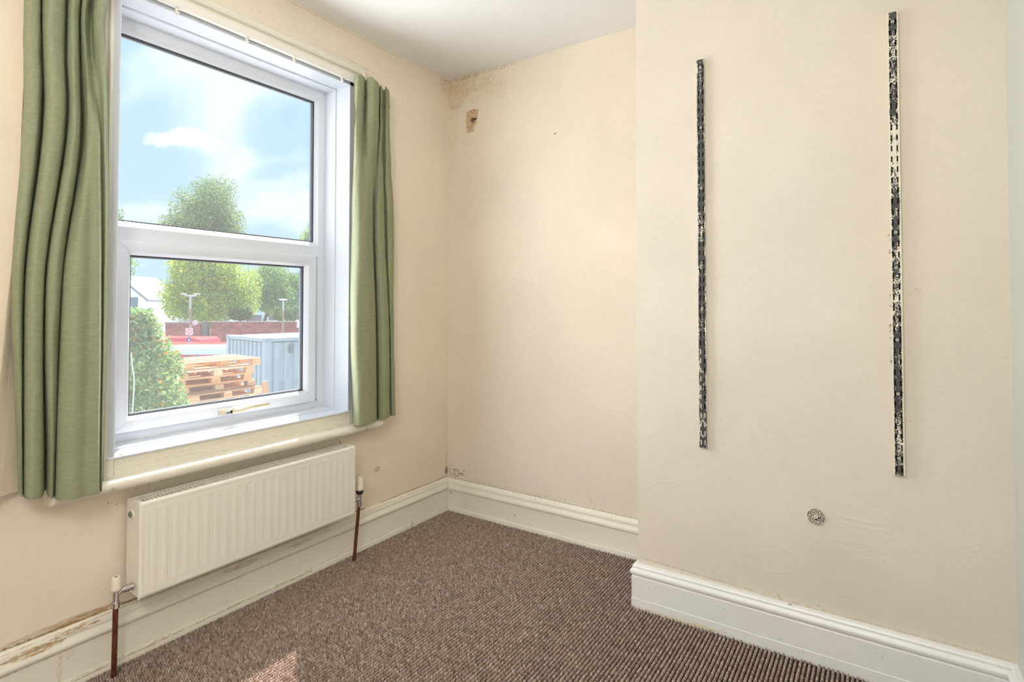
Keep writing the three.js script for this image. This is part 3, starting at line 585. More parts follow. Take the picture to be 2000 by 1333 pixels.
// ---------------------------------------------------------------- radiator
const enamel = std([240, 235, 222], 0.3, { clearcoat: 0.35, clearcoatRoughness: 0.25 });
const chrome = std([205, 205, 205], 0.22, { metalness: 1 });
const copper = std([255, 255, 255], 0.42, { metalness: 0.75, map: dataTex(64, 256, (i, j) => { const n = 0.75 + fbm(i / 9, j / 20, 41, 4) * 0.5; return [122 * n, 78 * n, 54 * n]; }) });
const ivory = std([241, 233, 212], 0.4);
{
  const Z0 = 0.7447, Z1 = 1.593, Y0 = 0.2239, Y1 = 0.5198, X0 = 0.022, X1 = 0.11;
  const t = thing('radiator', 'cream fluted panel radiator under the window sill', 'radiator', [X0, Y0, (Z0 + Z1) / 2]);
  const W = Z1 - Z0, H = Y1 - Y0, D = X1 - X0, hz = W / 2;
  // pressed front panel: flutes with rounded ends inside a flat border
  const nz = 300, ny = 40, pos = [], idx = [];
  const depth = (z, y) => {
    const e = Math.min(hz - Math.abs(z), y, H - y);                   // distance from the edge
    const inn = smooth(0.018, 0.026, e), ph = (z / W * 25.5) % 1, p = Math.abs(((ph + 1) % 1) - 0.5) * 2;
    const fl = smooth(0.30, 0.62, p) * 0.0014 * smooth(0.026, 0.04, Math.min(y, H - y)) * smooth(0.02, 0.034, hz - Math.abs(z));
    return D - 0.0035 * smooth(0.005, 0, e) - 0.0012 * smooth(0.010, 0.014, e) * (1 - inn) - 0.0004 - fl;
  };
  for (let j = 0; j <= ny; j++) for (let i = 0; i <= nz; i++) {
    const yy = j / ny, y = H * (yy < 0.2 ? yy * 0.75 : yy > 0.8 ? 1 - (1 - yy) * 0.75 : 0.15 + (yy - 0.2) / 0.6 * 0.7), z = hz - W * i / nz;
    pos.push(depth(z, y), y, z);
    if (i < nz && j < ny) { const a = j * (nz + 1) + i; idx.push(a, a + 1, a + nz + 1, a + 1, a + nz + 2, a + nz + 1); }
  }
  const g = new THREE.BufferGeometry(); g.setAttribute('position', new THREE.Float32BufferAttribute(pos, 3)); g.setIndex(idx); g.computeVertexNormals();
  const front = put('front_panel', g, enamel, t);
  put('panel_rim', merged([bx(D - 0.010, D - 0.0038, 0, 0.008, -hz, hz, 0.002), bx(D - 0.010, D - 0.0038, H - 0.008, H, -hz, hz, 0.002), bx(D - 0.010, D - 0.0038, 0, H, -hz, -hz + 0.008, 0.002), bx(D - 0.010, D - 0.0038, 0, H, hz - 0.008, hz, 0.002)]), enamel, front);
  put('back_panel', bx(0, 0.012, 0.004, H - 0.004, -hz + 0.01, hz - 0.01, 0.004), enamel, t);
  put('convector_fins', bx(0.02, D - 0.02, 0.03, H - 0.03, -hz + 0.03, hz - 0.03, 0.002), std([150, 140, 120], 0.6), t);
  for (const s of [-1, 1]) {
    const side = new THREE.Shape(); side.moveTo(0, 0.012); side.lineTo(D - 0.012, 0.006); side.lineTo(D - 0.004, 0.0); side.lineTo(D - 0.004, H - 0.010); side.quadraticCurveTo(D - 0.005, H - 0.001, D - 0.014, H - 0.001); side.lineTo(0.010, H - 0.001); side.quadraticCurveTo(0, H - 0.002, 0, H - 0.012); side.closePath();
    put('side_panel', new THREE.ExtrudeGeometry(side, { depth: 0.002, bevelEnabled: true, bevelSize: 0.0012, bevelThickness: 0.0012, bevelSegments: 2 }).translate(0, 0, s * (hz - 0.002) - 0.001), enamel, t);
  }
  // top grille: rails and cross bars
  const gr = [bx(0.003, 0.009, H - 0.006, H - 0.0015, -hz + 0.003, hz - 0.003, 0.001), bx(0.032, 0.037, H - 0.006, H - 0.002, -hz + 0.003, hz - 0.003, 0.001), bx(D - 0.014, D - 0.004, H - 0.006, H - 0.0012, -hz + 0.003, hz - 0.003, 0.001), bx(0.003, D - 0.004, H - 0.006, H - 0.002, -hz + 0.003, -hz + 0.018, 0.001), bx(0.003, D - 0.004, H - 0.006, H - 0.002, hz - 0.018, hz - 0.003, 0.001)];
  for (let z = -hz + 0.024; z < hz - 0.02; z += 0.0112) gr.push(bx(0.006, D - 0.008, H - 0.0055, H - 0.0025, z - 0.0026, z + 0.0026));
  put('top_grille', merged(gr), enamel, t);
  const plug = put('bleed_plug', merged([cyl(0.0125, [0.040, H - 0.042, hz], [0.040, H - 0.042, hz + 0.006], 22)]), ivory, t);
  tag(put('plug_insert', merged([cyl(0.0085, [0.040, H - 0.042, hz + 0.005], [0.040, H - 0.042, hz + 0.011], 6), cyl(0.0095, [0.040, H - 0.042, hz + 0.005], [0.040, H - 0.042, hz + 0.0075], 20)]), std([120, 136, 118], 0.5, { metalness: 0.4 }), plug), 'grey green bung');
  for (const z of [-0.3, 0.3]) put('bracket', bx(-X0, 0.004, 0.06, H - 0.06, z - 0.015, z + 0.015), enamel, t);
}
{
  const X = 0.074, Z = 1.641, t = thing('lockshield_valve', 'chrome radiator valve with a plain ivory cap on a copper pipe', 'valve', [X, 0, Z]);
  put('pipe', cyl(0.0075, [-0.001, 0, 0.002], [0, 0.225, 0], 20), copper, t);
  put('body', merged([cyl(0.0085, [0, 0.212, 0], [0, 0.268, 0]), cyl(0.0062, [0, 0.245, 0], [0, 0.258, -0.014]), cyl(0.008, [0, 0.258, -0.012], [0, 0.258, -0.05]), cyl(0.0115, [0, 0.258, -0.02], [0, 0.258, -0.034], 6), cyl(0.013, [0, 0.258, -0.041], [0, 0.258, -0.0455], 20)]), chrome, t);
  put('nut', merged([cyl(0.0125, [0, 0.212, 0], [0, 0.228, 0], 6), cyl(0.0132, [0, 0.226, 0], [0, 0.2285, 0], 20)]), chrome, t);
  const cap = put('cap', new THREE.LatheGeometry([[0, 0.262], [0.0122, 0.262], [0.0128, 0.268], [0.0125, 0.300], [0.0118, 0.304], [0.010, 0.305], [0, 0.305]].map((p) => new THREE.Vector2(...p)), 24), ivory, t);
  put('cap_recess_shade', cyl(0.004, [0, 0.3045, 0], [0, 0.3058, 0], 14), std([110, 96, 76], 0.7), cap);  // flat dark disc stands in for the shade of a recess
}
{
  const X = 0.074, Z = 0.692, t = thing('thermostatic_valve', 'thermostatic radiator valve with ivory head and black collar on a copper pipe', 'valve', [X, 0, Z]);
  put('pipe', cyl(0.0075, [0, 0, 0.030], [0, 0.25, 0.002], 20), copper, t);
  put('body', merged([cyl(0.009, [0, 0.235, 0.002], [0, 0.292, 0]), cyl(0.012, [0, 0.24, 0.002], [0, 0.256, 0.0015], 6), cyl(0.008, [0, 0.27, 0], [0, 0.27, 0.05])]), chrome, t);
  const head = put('head', new THREE.LatheGeometry([[0, 0.305], [0.014, 0.305], [0.0175, 0.312], [0.0175, 0.322], [0.014, 0.345], [0.0135, 0.362], [0.0125, 0.366], [0, 0.367]].map((p) => new THREE.Vector2(...p)), 28), ivory, t);
  put('grip_ridges', merged(Array.from({ length: 14 }, (_, k) => { const a = k / 14 * 6.283; return bx(-0.001, 0.001, 0.352, 0.368, -0.0008, 0.0008).rotateY(-a).translate(Math.cos(a) * 0.0132, 0, Math.sin(a) * 0.0132); })), ivory, head);
  put('collar', merged([cyl(0.0125, [0, 0.290, 0], [0, 0.3045, 0], 20), cyl(0.0165, [0, 0.297, 0], [0, 0.306, 0], 20)]), std([34, 32, 30], 0.5), t);
}

// ---------------------------------------------------------------- twin-slot shelving tracks on the chimney breast
const bare = [64, 63, 62], oldPaint = [232, 224, 204];
function trackMap(seed, cover, edges) {
  return dataTex(64, 2048, (i, j) => {
    const u = i / 63, v = j / 2047, n = fbm(u * 2.2 + 3, v * 34, seed, 5), f = fbm(u * 14, v * 520, seed + 5, 3);
    const e = edges * smooth(0.34, 0.44, Math.abs(u - 0.5)), painted = n + (f - 0.5) * 0.9 + e > cover(v, u);
    const k = painted ? 0.96 + f * 0.08 : 0.75 + f * 0.6, c = painted ? oldPaint : bare;
    return c.map((q) => q * k);
  });
}
function shelfTrack(label, x0, x1, y0, y1, map, screws, plugs) {
  const w = x1 - x0, h = y1 - y0, hw = w / 2, t = thing('shelf_track', label, 'shelf track', [(x0 + x1) / 2, y0, BZ], 'shelving uprights on the chimney breast');
  const s = new THREE.Shape([[-hw, 0], [hw, 0], [hw, h], [-hw, h]].map((p) => new THREE.Vector2(...p))), centres = [];
  for (let y = 0.018; y < h - 0.012; y += 0.0318) {
    centres.push(y);
    for (const sx of [-1, 1]) { const cx = sx * w * 0.255, a = 0.0019, b = 0.0088; s.holes.push(new THREE.Path([[cx - a, y - b], [cx + a, y - b], [cx + a, y + b], [cx - a, y + b]].map((p) => new THREE.Vector2(...p)))); }
  }
  const g = new THREE.ExtrudeGeometry(s, { depth: 0.0015, bevelEnabled: false }).translate(0, 0, 0.0145);
  const uv = g.attributes.uv, p = g.attributes.position; for (let i = 0; i < uv.count; i++) uv.setXY(i, (p.getX(i) + hw) / w, p.getY(i) / h);
  put('face_plate', g, std([255, 255, 255], 0.6, { map }), t);
  const painted = std(oldPaint, 0.6);
  put('flange', bx(-hw, -hw + 0.0015, 0, h, 0, 0.0155), painted, t); put('flange', bx(hw - 0.0015, hw, 0, h, 0, 0.0155), painted, t);
  put('channel_back', bx(-hw + 0.0016, hw - 0.0016, 0.001, h - 0.001, 0.0003, 0.0014), std([30, 28, 27], 0.9), t);
  for (const y of screws) {
    const sc = put('screw', new THREE.TorusGeometry(0.0033, 0.0011, 8, 18).translate(0, y - y0, 0.0164), std([214, 210, 200], 0.45), t);
    put('screw_head', cyl(0.0034, [0, y - y0, 0.0155], [0, y - y0, 0.0166], 16), std([120, 114, 104], 0.5), sc);
  }
  for (const [k, sx] of plugs) if (centres[k]) put('paint_plug', bx(sx * w * 0.255 - 0.0018, sx * w * 0.255 + 0.0018, centres[k] - 0.0085, centres[k] + 0.0085, 0.012, 0.0152), painted, t);
  return t;
}
const leftPlugs = []; for (let k = 0; k < 11; k++) leftPlugs.push([k, -1]); for (const k of [0, 1, 2, 3]) leftPlugs.push([k, 1]);
shelfTrack('nearly black slotted shelving upright with ragged paint edges, paint stripped off', 1.4835, 1.5095, 0.632, 2.010, trackMap(5, () => 0.80, 0.28), [1.981, 1.765, 1.548, 1.362, 1.122, 0.898, 0.672], leftPlugs);
shelfTrack('white painted slotted shelving upright with dark scraped patches', 2.0490, 2.0765, 0.630, 2.014, trackMap(15, (v) => v > 0.773 ? 0.64 : v > 0.596 ? 0.42 : v > 0.496 ? 0.68 : v > 0.34 ? 0.53 : 0.68, 0.65), [1.985, 1.535, 1.35, 1.245, 1.03, 0.87, 0.68], []);

// ---------------------------------------------------------------- small round vent
{
  const t = thing('wall_vent', 'small round slotted vent painted over on the chimney breast', 'vent', [1.8426, 0.4600, BZ]);
  const s = new THREE.Shape(); s.absarc(0, 0, 0.0252, 0, Math.PI * 2, false);
  const r = rng(3);
  for (const [k, rad] of [[0, 0.0085], [1, 0.0132], [2, 0.0179], [3, 0.0226]]) for (let i = 0; i < 6; i++) {
    const a0 = i * Math.PI / 3 + 0.25 + k * 0.37, a1 = a0 + Math.PI / 3 - 0.08 - r() * 0.06 - (k === 0 ? 0.1 : 0), hw = (k === 0 && i === 5) || (k === 0 && i === 4) ? 0.0026  : 0.00125, p = new THREE.Path();
    p.absarc(0, 0, rad + hw, a0, a1, false); p.absarc(0, 0, rad - hw, a1, a0, true); p.closePath(); s.holes.push(p);
  }
  const hole = new THREE.Path(); hole.absarc(0, 0, 0.0015, 0, Math.PI * 2, true); s.holes.push(hole);
  put('grille', new THREE.ExtrudeGeometry(s, { depth: 0.002, bevelEnabled: false, curveSegments: 20 }).translate(0, 0, 0.0025), std([222, 213, 197], 0.6), t);
  put('duct_shade', cyl(0.0248, [0, 0, 0.0003], [0, 0, 0.0008], 40), std([16, 14, 12], 0.95), t);  // near-black disc gives the shade behind the slots by colour
}

// ---------------------------------------------------------------- unseen ceiling pendant, placed out of view to light the window wall
{
  const P = [1.62, 1.98, 2.8];
  const t = thing('unseen_pendant_lamp', 'unseen white globe pendant lamp, out of view, placed to light the window wall', 'lamp', P);
  put('globe', new THREE.SphereGeometry(0.14, 32, 20), new THREE.MeshPhysicalMaterial({ color: S(250, 244, 232), roughness: 0.5, emissive: S(255, 244, 232), emissiveIntensity: 1.2 }), t);
  put('cord', cyl(0.003, [0, 0.14, 0], [0, CEIL - P[1] - 0.02, 0], 8), std([235, 230, 220], 0.5), t);
  put('ceiling_rose', cyl(0.045, [0, CEIL - P[1] - 0.022, 0], [0, CEIL - P[1], 0], 24), std([235, 232, 224], 0.5), t);
  const lamp = new THREE.PointLight(new THREE.Color(1.0, 0.97, 0.94), 2.9);
  lamp.name = 'unseen_pendant_light'; lamp.position.set(...P); lamp.shadow.radius = 7; scene.add(lamp);
}

// ================================================================ outside
const GROUND = -2.3;
{
  const m = std([255, 255, 255], 0.9, { map: dataTex(512, 512, (i, j) => { const n = 0.85 + fbm(i / 60, j / 60, 201, 5) * 0.3; return [184 * n, 182 * n, 178 * n]; }) });
  m.map.repeat.set(14, 14);
  const g = bx(-110, -0.31, GROUND - 0.3, GROUND, -70, 30);
  structure(put('yard_ground', g, m));
}
const leafGeo = (w, l) => { // a folded, pointed leaf: two bent halves
  const g = new THREE.BufferGeometry();
  g.setAttribute('position', new THREE.Float32BufferAttribute([0, 0, 0, w, l * 0.45, w * 0.35, 0, l, -w * 0.15, 0, 0, 0, 0, l, -w * 0.15, -w, l * 0.45, w * 0.35], 3));
  g.computeVertexNormals(); return g;
};
const leafMat = (rough = 0.6) => new THREE.MeshPhysicalMaterial({ color: 0xffffff, roughness: 1, transmission: 0.42, thickness: 0, side: THREE.DoubleSide, specularIntensity: rough });
function leaves(parent, seed, n, place, geo, palette, sMin = 0.7, sMax = 1.3) {
  const r = rng(seed), im = new THREE.InstancedMesh(geo, leafMat(), n), m = new THREE.Matrix4(), q = new THREE.Quaternion(), e = new THREE.Euler(), c = new THREE.Color();
  for (let i = 0; i < n; i++) {
    const p = place(r); e.set(r() * 6.3, r() * 6.3, r() * 6.3);
    const s = lerp(sMin, sMax, r());
    im.setMatrixAt(i, m.compose(p, q.setFromEuler(e), new THREE.Vector3(s, s, s)));
    let t = r(), k = 0; while (k < palette.length - 1 && t > palette[k][1]) { t -= palette[k][1]; k++; }
    im.setColorAt(i, c.copy(S(...palette[k][0])).multiplyScalar(0.75 + 0.5 * r()));
  }
  im.name = 'foliage'; im.userData.kind = 'stuff'; parent.add(im); return im;
}
const bark = std([110, 96, 80], 0.9);
// crown of several lumps in an ellipsoid
function tree(name, label, centre, rad, trunkX, opts) {
  const { seed, n, leaf, palette, lumps = 26, group, shell = 0.75 } = opts;
  const base = new THREE.Vector3(trunkX ? trunkX.x : centre.x, GROUND, trunkX ? trunkX.z : centre.z);
  const t = thing(name, label, 'tree', base.toArray(), group), r = rng(seed), L = [];
  const C = centre.clone().sub(base);
  for (let i = 0; i < lumps; i++) {
    const d = new THREE.Vector3(r() - 0.5, r() - 0.5, r() - 0.5).normalize().multiplyScalar(Math.cbrt(r()) * shell);
    L.push([new THREE.Vector3(C.x + d.x * rad[0], C.y + d.y * rad[1], C.z + d.z * rad[2]), 0.24 + r() * 0.22]);
  }
  leaves(t, seed + 1, n, (q) => {
    const one = L[(q() * L.length) | 0], two = L[(q() * L.length) | 0], [c, s] = one[1] > two[1] ? one : two, d = new THREE.Vector3(q() - 0.5, q() - 0.5, q() - 0.5).normalize().multiplyScalar(s * Math.pow(q(), 0.45));
    return new THREE.Vector3(c.x + d.x * rad[0], c.y + d.y * rad[1], c.z + d.z * rad[2]);
  }, leaf, palette);
  put('trunk', cyl(rad[0] * 0.07, [0, 0, 0], [C.x * 0.8, C.y, C.z * 0.8], 10, rad[0] * 0.03), bark, t);
  const br = []; for (let i = 0; i < 8; i++) { const l = L[(i * 3) % L.length][0]; br.push(cyl(rad[0] * 0.025, [C.x * 0.5, C.y * (0.55 + 0.04 * i), C.z * 0.5], l.toArray(), 6, rad[0] * 0.008)); }
  put('branches', merged(br), bark, t);
  return t;
}
const beyond = 'trees beyond the brick wall';
tree('tall_tree', 'tall round grey green tree rising highest against the sky', at(398, 432, 46), [3.5, 4.1, 3.5], null, { seed: 301, n: 36000, leaf: leafGeo(0.05, 0.15), palette: [[[120, 144, 98], 0.55], [[144, 164, 108], 0.35], [[170, 180, 110], 0.1]], lumps: 40, group: beyond });
tree('spreading_tree', 'broad yellow green tree leaning over the brick wall', at(405, 551, 38), [3.7, 3.5, 3.2], null, { seed: 311, n: 52000, leaf: leafGeo(0.046, 0.14), palette: [[[148, 178, 88], 0.52], [[186, 204, 84], 0.36], [[228, 222, 80], 0.12]], lumps: 40, group: beyond });
tree('spreading_tree', 'mid green tree with a bare lower trunk right of the yellow green tree', at(546, 566, 44), [2.6, 2.3, 2.4], at(500, 600, 44), { seed: 321, n: 26000, leaf: leafGeo(0.045, 0.13), palette: [[[124, 154, 100], 0.6], [[150, 176, 112], 0.4]], lumps: 40, group: beyond });
tree('tall_tree', 'tall green tree standing partly behind the window jamb', at(634, 500, 50), [2.5, 3.6, 2.5], null, { seed: 331, n: 18000, leaf: leafGeo(0.05, 0.15), palette: [[[146, 170, 108], 0.6], [[170, 188, 118], 0.4]], lumps: 36, group: beyond });
tree('tall_tree', 'dark leaved tree beside the white gabled house', at(206, 482, 24), [1.35, 2.2, 1.4], null, { seed: 341, n: 9000, leaf: leafGeo(0.04, 0.12), palette: [[[116, 146, 88], 0.6], [[146, 172, 100], 0.4]], lumps: 34, group: beyond });
for (const [u, v, dp, w, h, sd, lb] of [[560, 612, 36, 1.0, 0.55, 351, 'low dark hedge bush on top of the wall beside the pale blue house'], [470, 612, 36, 0.7, 0.5, 361, 'small bush behind the wall below the yellow green tree']]) {
  const p = at(u, v, dp), t = thing('hedge_bush', lb, 'bush', [p.x, GROUND, p.z]);
  leaves(t, sd, 1500, (q) => { const d = new THREE.Vector3(q() - 0.5, q() - 0.5, q() - 0.5).normalize().multiplyScalar(Math.cbrt(q())); return new THREE.Vector3(d.x * w, p.y - GROUND + d.y * h, d.z * w); }, leafGeo(0.05, 0.14), [[[92, 118, 74], 0.7], [[120, 142, 88], 0.3]]);
  put('stem', cyl(0.06, [0, 0, 0], [0, p.y - GROUND, 0], 8), bark, t);
}
// near shrub against the left of the lower pane
{
  const c = at(268, 735, 6.2), t = thing('leafy_shrub', 'large leafy green shrub with scattered orange leaves close outside the window', 'shrub', [c.x, GROUND, c.z]);
  const prof = (h) => lerp(0.50, 0.30, smooth(0.7, 1, h)) * Math.sqrt(Math.max(0.02, 1 - Math.pow(clamp((h - 0.55) / 0.47), 3)));
  leaves(t, 371, 15000, (q) => {
    const h = 0.35 + 0.65 * q(), yy = h * 3.36, a = q() * 6.283, rr = prof(h) * Math.pow(q(), 0.35) * (0.7 + 0.65 * vnoise(a * 2.2, yy * 3.2, 61));
    return new THREE.Vector3(Math.cos(a) * rr, yy, Math.sin(a) * rr);
  }, leafGeo(0.013, 0.06), [[[126, 158, 96], 0.46], [[160, 186, 116], 0.38], [[200, 214, 150], 0.13], [[232, 170, 74], 0.03]]);
  const st = []; for (let i = 0; i < 7; i++) { const a = i * 0.9; st.push(cyl(0.018, [Math.cos(a) * 0.08, 0, Math.sin(a) * 0.08], [Math.cos(a) * 0.26, 2.7, Math.sin(a) * 0.26], 7, 0.006)); }
  put('stems', merged(st), bark, t);
  const pts = [[256, 690], [258, 712], [262, 740], [261, 770], [259, 800], [257, 830]].map(([u, v]) => at(u, v, 5.7).sub(t.position));
  tag(put('pale_stem', new THREE.TubeGeometry(new THREE.CatmullRomCurve3(pts), 24, 0.006, 6), std([214, 220, 208], 0.6), t), 'thin pale stem');
}

// ---- brick boundary wall with coping and a dark gate post
{
  const brick = std([255, 255, 255], 0.9, { map: dataTex(512, 512, (i, j) => { const row = Math.floor(j / 8), col = Math.floor((i + (row % 2) * 12) / 24), m = j % 8 === 0 || (i + (row % 2) * 12) % 24 === 0, n = 0.8 + hash(col, row, 5) * 0.3 + (fbm(i / 60, j / 60, 9, 3) - 0.5) * 0.3; return m ? [168 * n, 146 * n, 136 * n] : [150 * n, 88 * n, 76 * n]; }) });
  const cop = std([138, 124, 118], 0.9);
  const A = at(325, 640, 33), B = at(393, 640, 33), C = at(413, 640, 33), D = at(660, 628, 33);
  const run = (lb, P, Q, top, nm) => {
    const len = Math.hypot(Q.x - P.x, Q.z - P.z), t = thing(nm, lb, 'wall', [P.x, GROUND, P.z]); t.rotation.y = -Math.atan2(Q.z - P.z, Q.x - P.x);
    const g = bx(0, len, 0, top - GROUND, -0.11, 0.11), uv = g.attributes.uv, p = g.attributes.position; for (let i = 0; i < uv.count; i++) uv.setXY(i, p.getX(i) / 3.6, p.getY(i) / 2.4);
    put('brickwork', g, brick, t);
    put('coping', bx(-0.04, len + 0.04, top - GROUND, top - GROUND + 0.07, -0.16, 0.16, 0.02), cop, t); return t;
  };
  run('red brick boundary wall section left of the dark gate post', A, B, 0.05, 'boundary_wall');
  run('long red brick boundary wall behind the shipping container', C, D, 0.10, 'boundary_wall');
  const g = at(401.5, 640, 33), t = thing('gate_post', 'dark grey metal gate post between two brick walls', 'post', [g.x, GROUND, g.z]);
  put('post', bx(-0.08, 0.08, 0, 2.42, -0.08, 0.08, 0.01), std([112, 116, 124], 0.6), t); put('cap', bx(-0.13, 0.13, 2.42, 2.46, -0.13, 0.13, 0.01), std([92, 96, 104], 0.6), t);
  const s = at(585, 633, 32.55), sg = thing('notice_board', 'plain white notice board on the brick wall', 'sign', [s.x, s.y - 0.22, s.z]); sg.rotation.y = 0.588;
  put('board', bx(-0.15, 0.15, 0, 0.44, -0.012, 0.012, 0.004), std([240, 242, 244], 0.5), sg); put('fixing', bx(-0.02, 0.02, 0.05, 0.39, -0.3, -0.012), std([150, 150, 150], 0.6), sg);
}
// ---- houses
function house(label, centre, w, d, eaves, ridge, turn, wallM, roofM, wins) {
  const t = thing('house', label, 'house', [centre.x, GROUND, centre.z]); t.rotation.y = turn;
  const s = new THREE.Shape([[-w / 2, 0], [w / 2, 0], [w / 2, eaves], [0, ridge], [-w / 2, eaves]].map((p) => new THREE.Vector2(...p)));
  put('walls', new THREE.ExtrudeGeometry(s, { depth: d, bevelEnabled: false }).translate(0, 0, -d / 2), wallM, t);
  for (const k of [-1, 1]) { const L = Math.hypot(w / 2 + 0.3, (ridge - eaves) * (w / 2 + 0.3) / (w / 2)), g = bx(0, L, 0, 0.16, -d / 2 - 0.25, d / 2 + 0.25); g.rotateZ(Math.atan2(-(ridge - eaves), w / 2)); if (k < 0) g.rotateY(Math.PI); g.translate(0, ridge + 0.02, 0); put('roof_slope', g, roofM, t); }
  for (const [x, y, ww, hh] of wins) { const f = put('window', bx(x - ww / 2, x + ww / 2, y, y + hh, d / 2, d / 2 + 0.05), std([236, 238, 240], 0.4), t); put('pane', bx(x - ww / 2 + 0.08, x + ww / 2 - 0.08, y + 0.08, y + hh - 0.08, d / 2 + 0.04, d / 2 + 0.06), std([110, 124, 138], 0.15), f); }
  return t;
}
house('white gabled house with a grey slate roof', at(266, 600, 52), 4.6, 7, 4.0, 6.0, 0.75, std([238, 240, 242], 0.8), std([132, 138, 148], 0.8), [[1.4, 3.0, 0.9, 1.2], [-1.0, 3.0, 0.9, 1.2]]);
house('pale blue house with small windows half hidden by the trees', at(556, 600, 56), 6.4, 7, 3.9, 5.4, 0.62, std([206, 224, 238], 0.8), std([150, 146, 146], 0.8), [[-1.9, 1.9, 0.9, 1.1], [0.2, 1.9, 0.9, 1.1], [1.9, 1.9, 0.9, 1.1]]);
{
  const p = at(496, 620, 37), t = thing('garden_fence', 'short grey board fence behind the brick wall by the tree trunk', 'fence', [p.x, GROUND, p.z]); t.rotation.y = 0.588;
  for (let k = 0; k < 7; k++) put('board', bx(-0.52 + k * 0.15, -0.385 + k * 0.15, 0, 2.78, -0.012, 0.012), std([150, 152, 156], 0.85), t);
  put('rail', bx(-0.55, 0.55, 2.2, 2.28, -0.05, -0.013), std([140, 140, 142], 0.85), t);
}
// ---- lamp posts and the speed sign
function lampPost(label, u, depth, topV, arms) {
  const p = at(u, 600, depth), top = at(u, topV, depth).y, h = top - GROUND, t = thing('street_lamp', label, 'street lamp', [p.x, GROUND, p.z]); t.rotation.y = 0.588;
  put('post', cyl(0.06, [0, 0, 0], [0, h * 0.85, 0], 12, 0.045), std([150, 132, 116], 0.7), t); put('upper_post', cyl(0.042, [0, h * 0.85, 0], [0, h, 0], 12), std([176, 184, 190], 0.5), t);
  if (arms) {
    put('cross_arm', bx(-0.24, 0.26, h - 0.03, h + 0.03, -0.03, 0.03, 0.01), std([196, 202, 206], 0.5), t);
    for (const s of [-1, 1]) put('lamp_head', merged([bx(s * 0.30 - 0.10, s * 0.30 + 0.10, h + 0.06, h + 0.10, -0.08, 0.08, 0.015), bx(s * 0.22 - 0.02, s * 0.22 + 0.02, h, h + 0.08, -0.02, 0.02)]), std([206, 210, 212], 0.5), t);
  } else put('lamp_head', bx(-0.2, 0.2, h, h + 0.08, -0.1, 0.1, 0.02), std([206, 210, 212], 0.5), t);
  return t;
}
lampPost('lamp post with a short cross arm rising behind the speed sign', 371.5, 24, 578, true);
lampPost('thin lamp post standing in front of the brick wall beyond the container', 553, 31, 587, false);
{
  const p = at(369.5, 648, 23.7), t = thing('speed_sign', 'square white speed sign reading 5 in a red ring above a small blue sign', 'road sign', [p.x, GROUND, p.z]); t.rotation.y = 0.588 + 0.36;
  const y = p.y - GROUND;
  const face = canvasTex(256, 256, (c) => { c.fillStyle = '#f6f6f4'; c.fillRect(0, 0, 256, 256); c.strokeStyle = '#d8505c'; c.lineWidth = 26; c.beginPath(); c.arc(128, 128, 92, 0, 6.3); c.stroke(); c.fillStyle = '#20242c'; c.font = 'bold 128px sans-serif'; c.textAlign = 'center'; c.textBaseline = 'middle'; c.fillText('5', 128, 132); });
  const g = new THREE.PlaneGeometry(0.27, 0.28);
  put('sign_backing', bx(-0.138, 0.138, y - 0.143, y + 0.143, -0.012, 0.006, 0.003), std([150, 156, 160], 0.5), t);
  put('sign_face', g.translate(0, y, 0.0075), std([255, 255, 255], 0.5, { map: face }), t);
  const blue = canvasTex(128, 192, (c) => { c.fillStyle = '#3f6fb4'; c.fillRect(0, 0, 128, 192); c.fillStyle = '#f4f6fa'; c.beginPath(); c.arc(64, 62, 26, 0, 6.3); c.fill(); c.fillRect(52, 84, 24, 50); c.fillRect(24, 150, 80, 16); });
  put('lower_sign_backing', bx(-0.075, 0.075, y - 0.51, y - 0.27, -0.012, 0.006, 0.003), std([150, 156, 160], 0.5), t);
  put('lower_sign_face', new THREE.PlaneGeometry(0.145, 0.235).translate(0, y - 0.39, 0.0075), std([255, 255, 255], 0.5, { map: blue }), t);
  put('sign_post', cyl(0.03, [0, 0, -0.045], [0, y + 0.16, -0.045], 10), std([160, 162, 164], 0.5), t);
  tag(put('round_disc', merged([cyl(0.11, [0.22, y + 0.38, -0.03], [0.22, y + 0.38, 0.0], 24), cyl(0.012, [0, y + 0.14, -0.045], [0.22, y + 0.38, -0.03], 8)]), std([196, 206, 206], 0.35), t), 'pale round disc on a thin arm');  // pale round disc held out beside the sign post
}
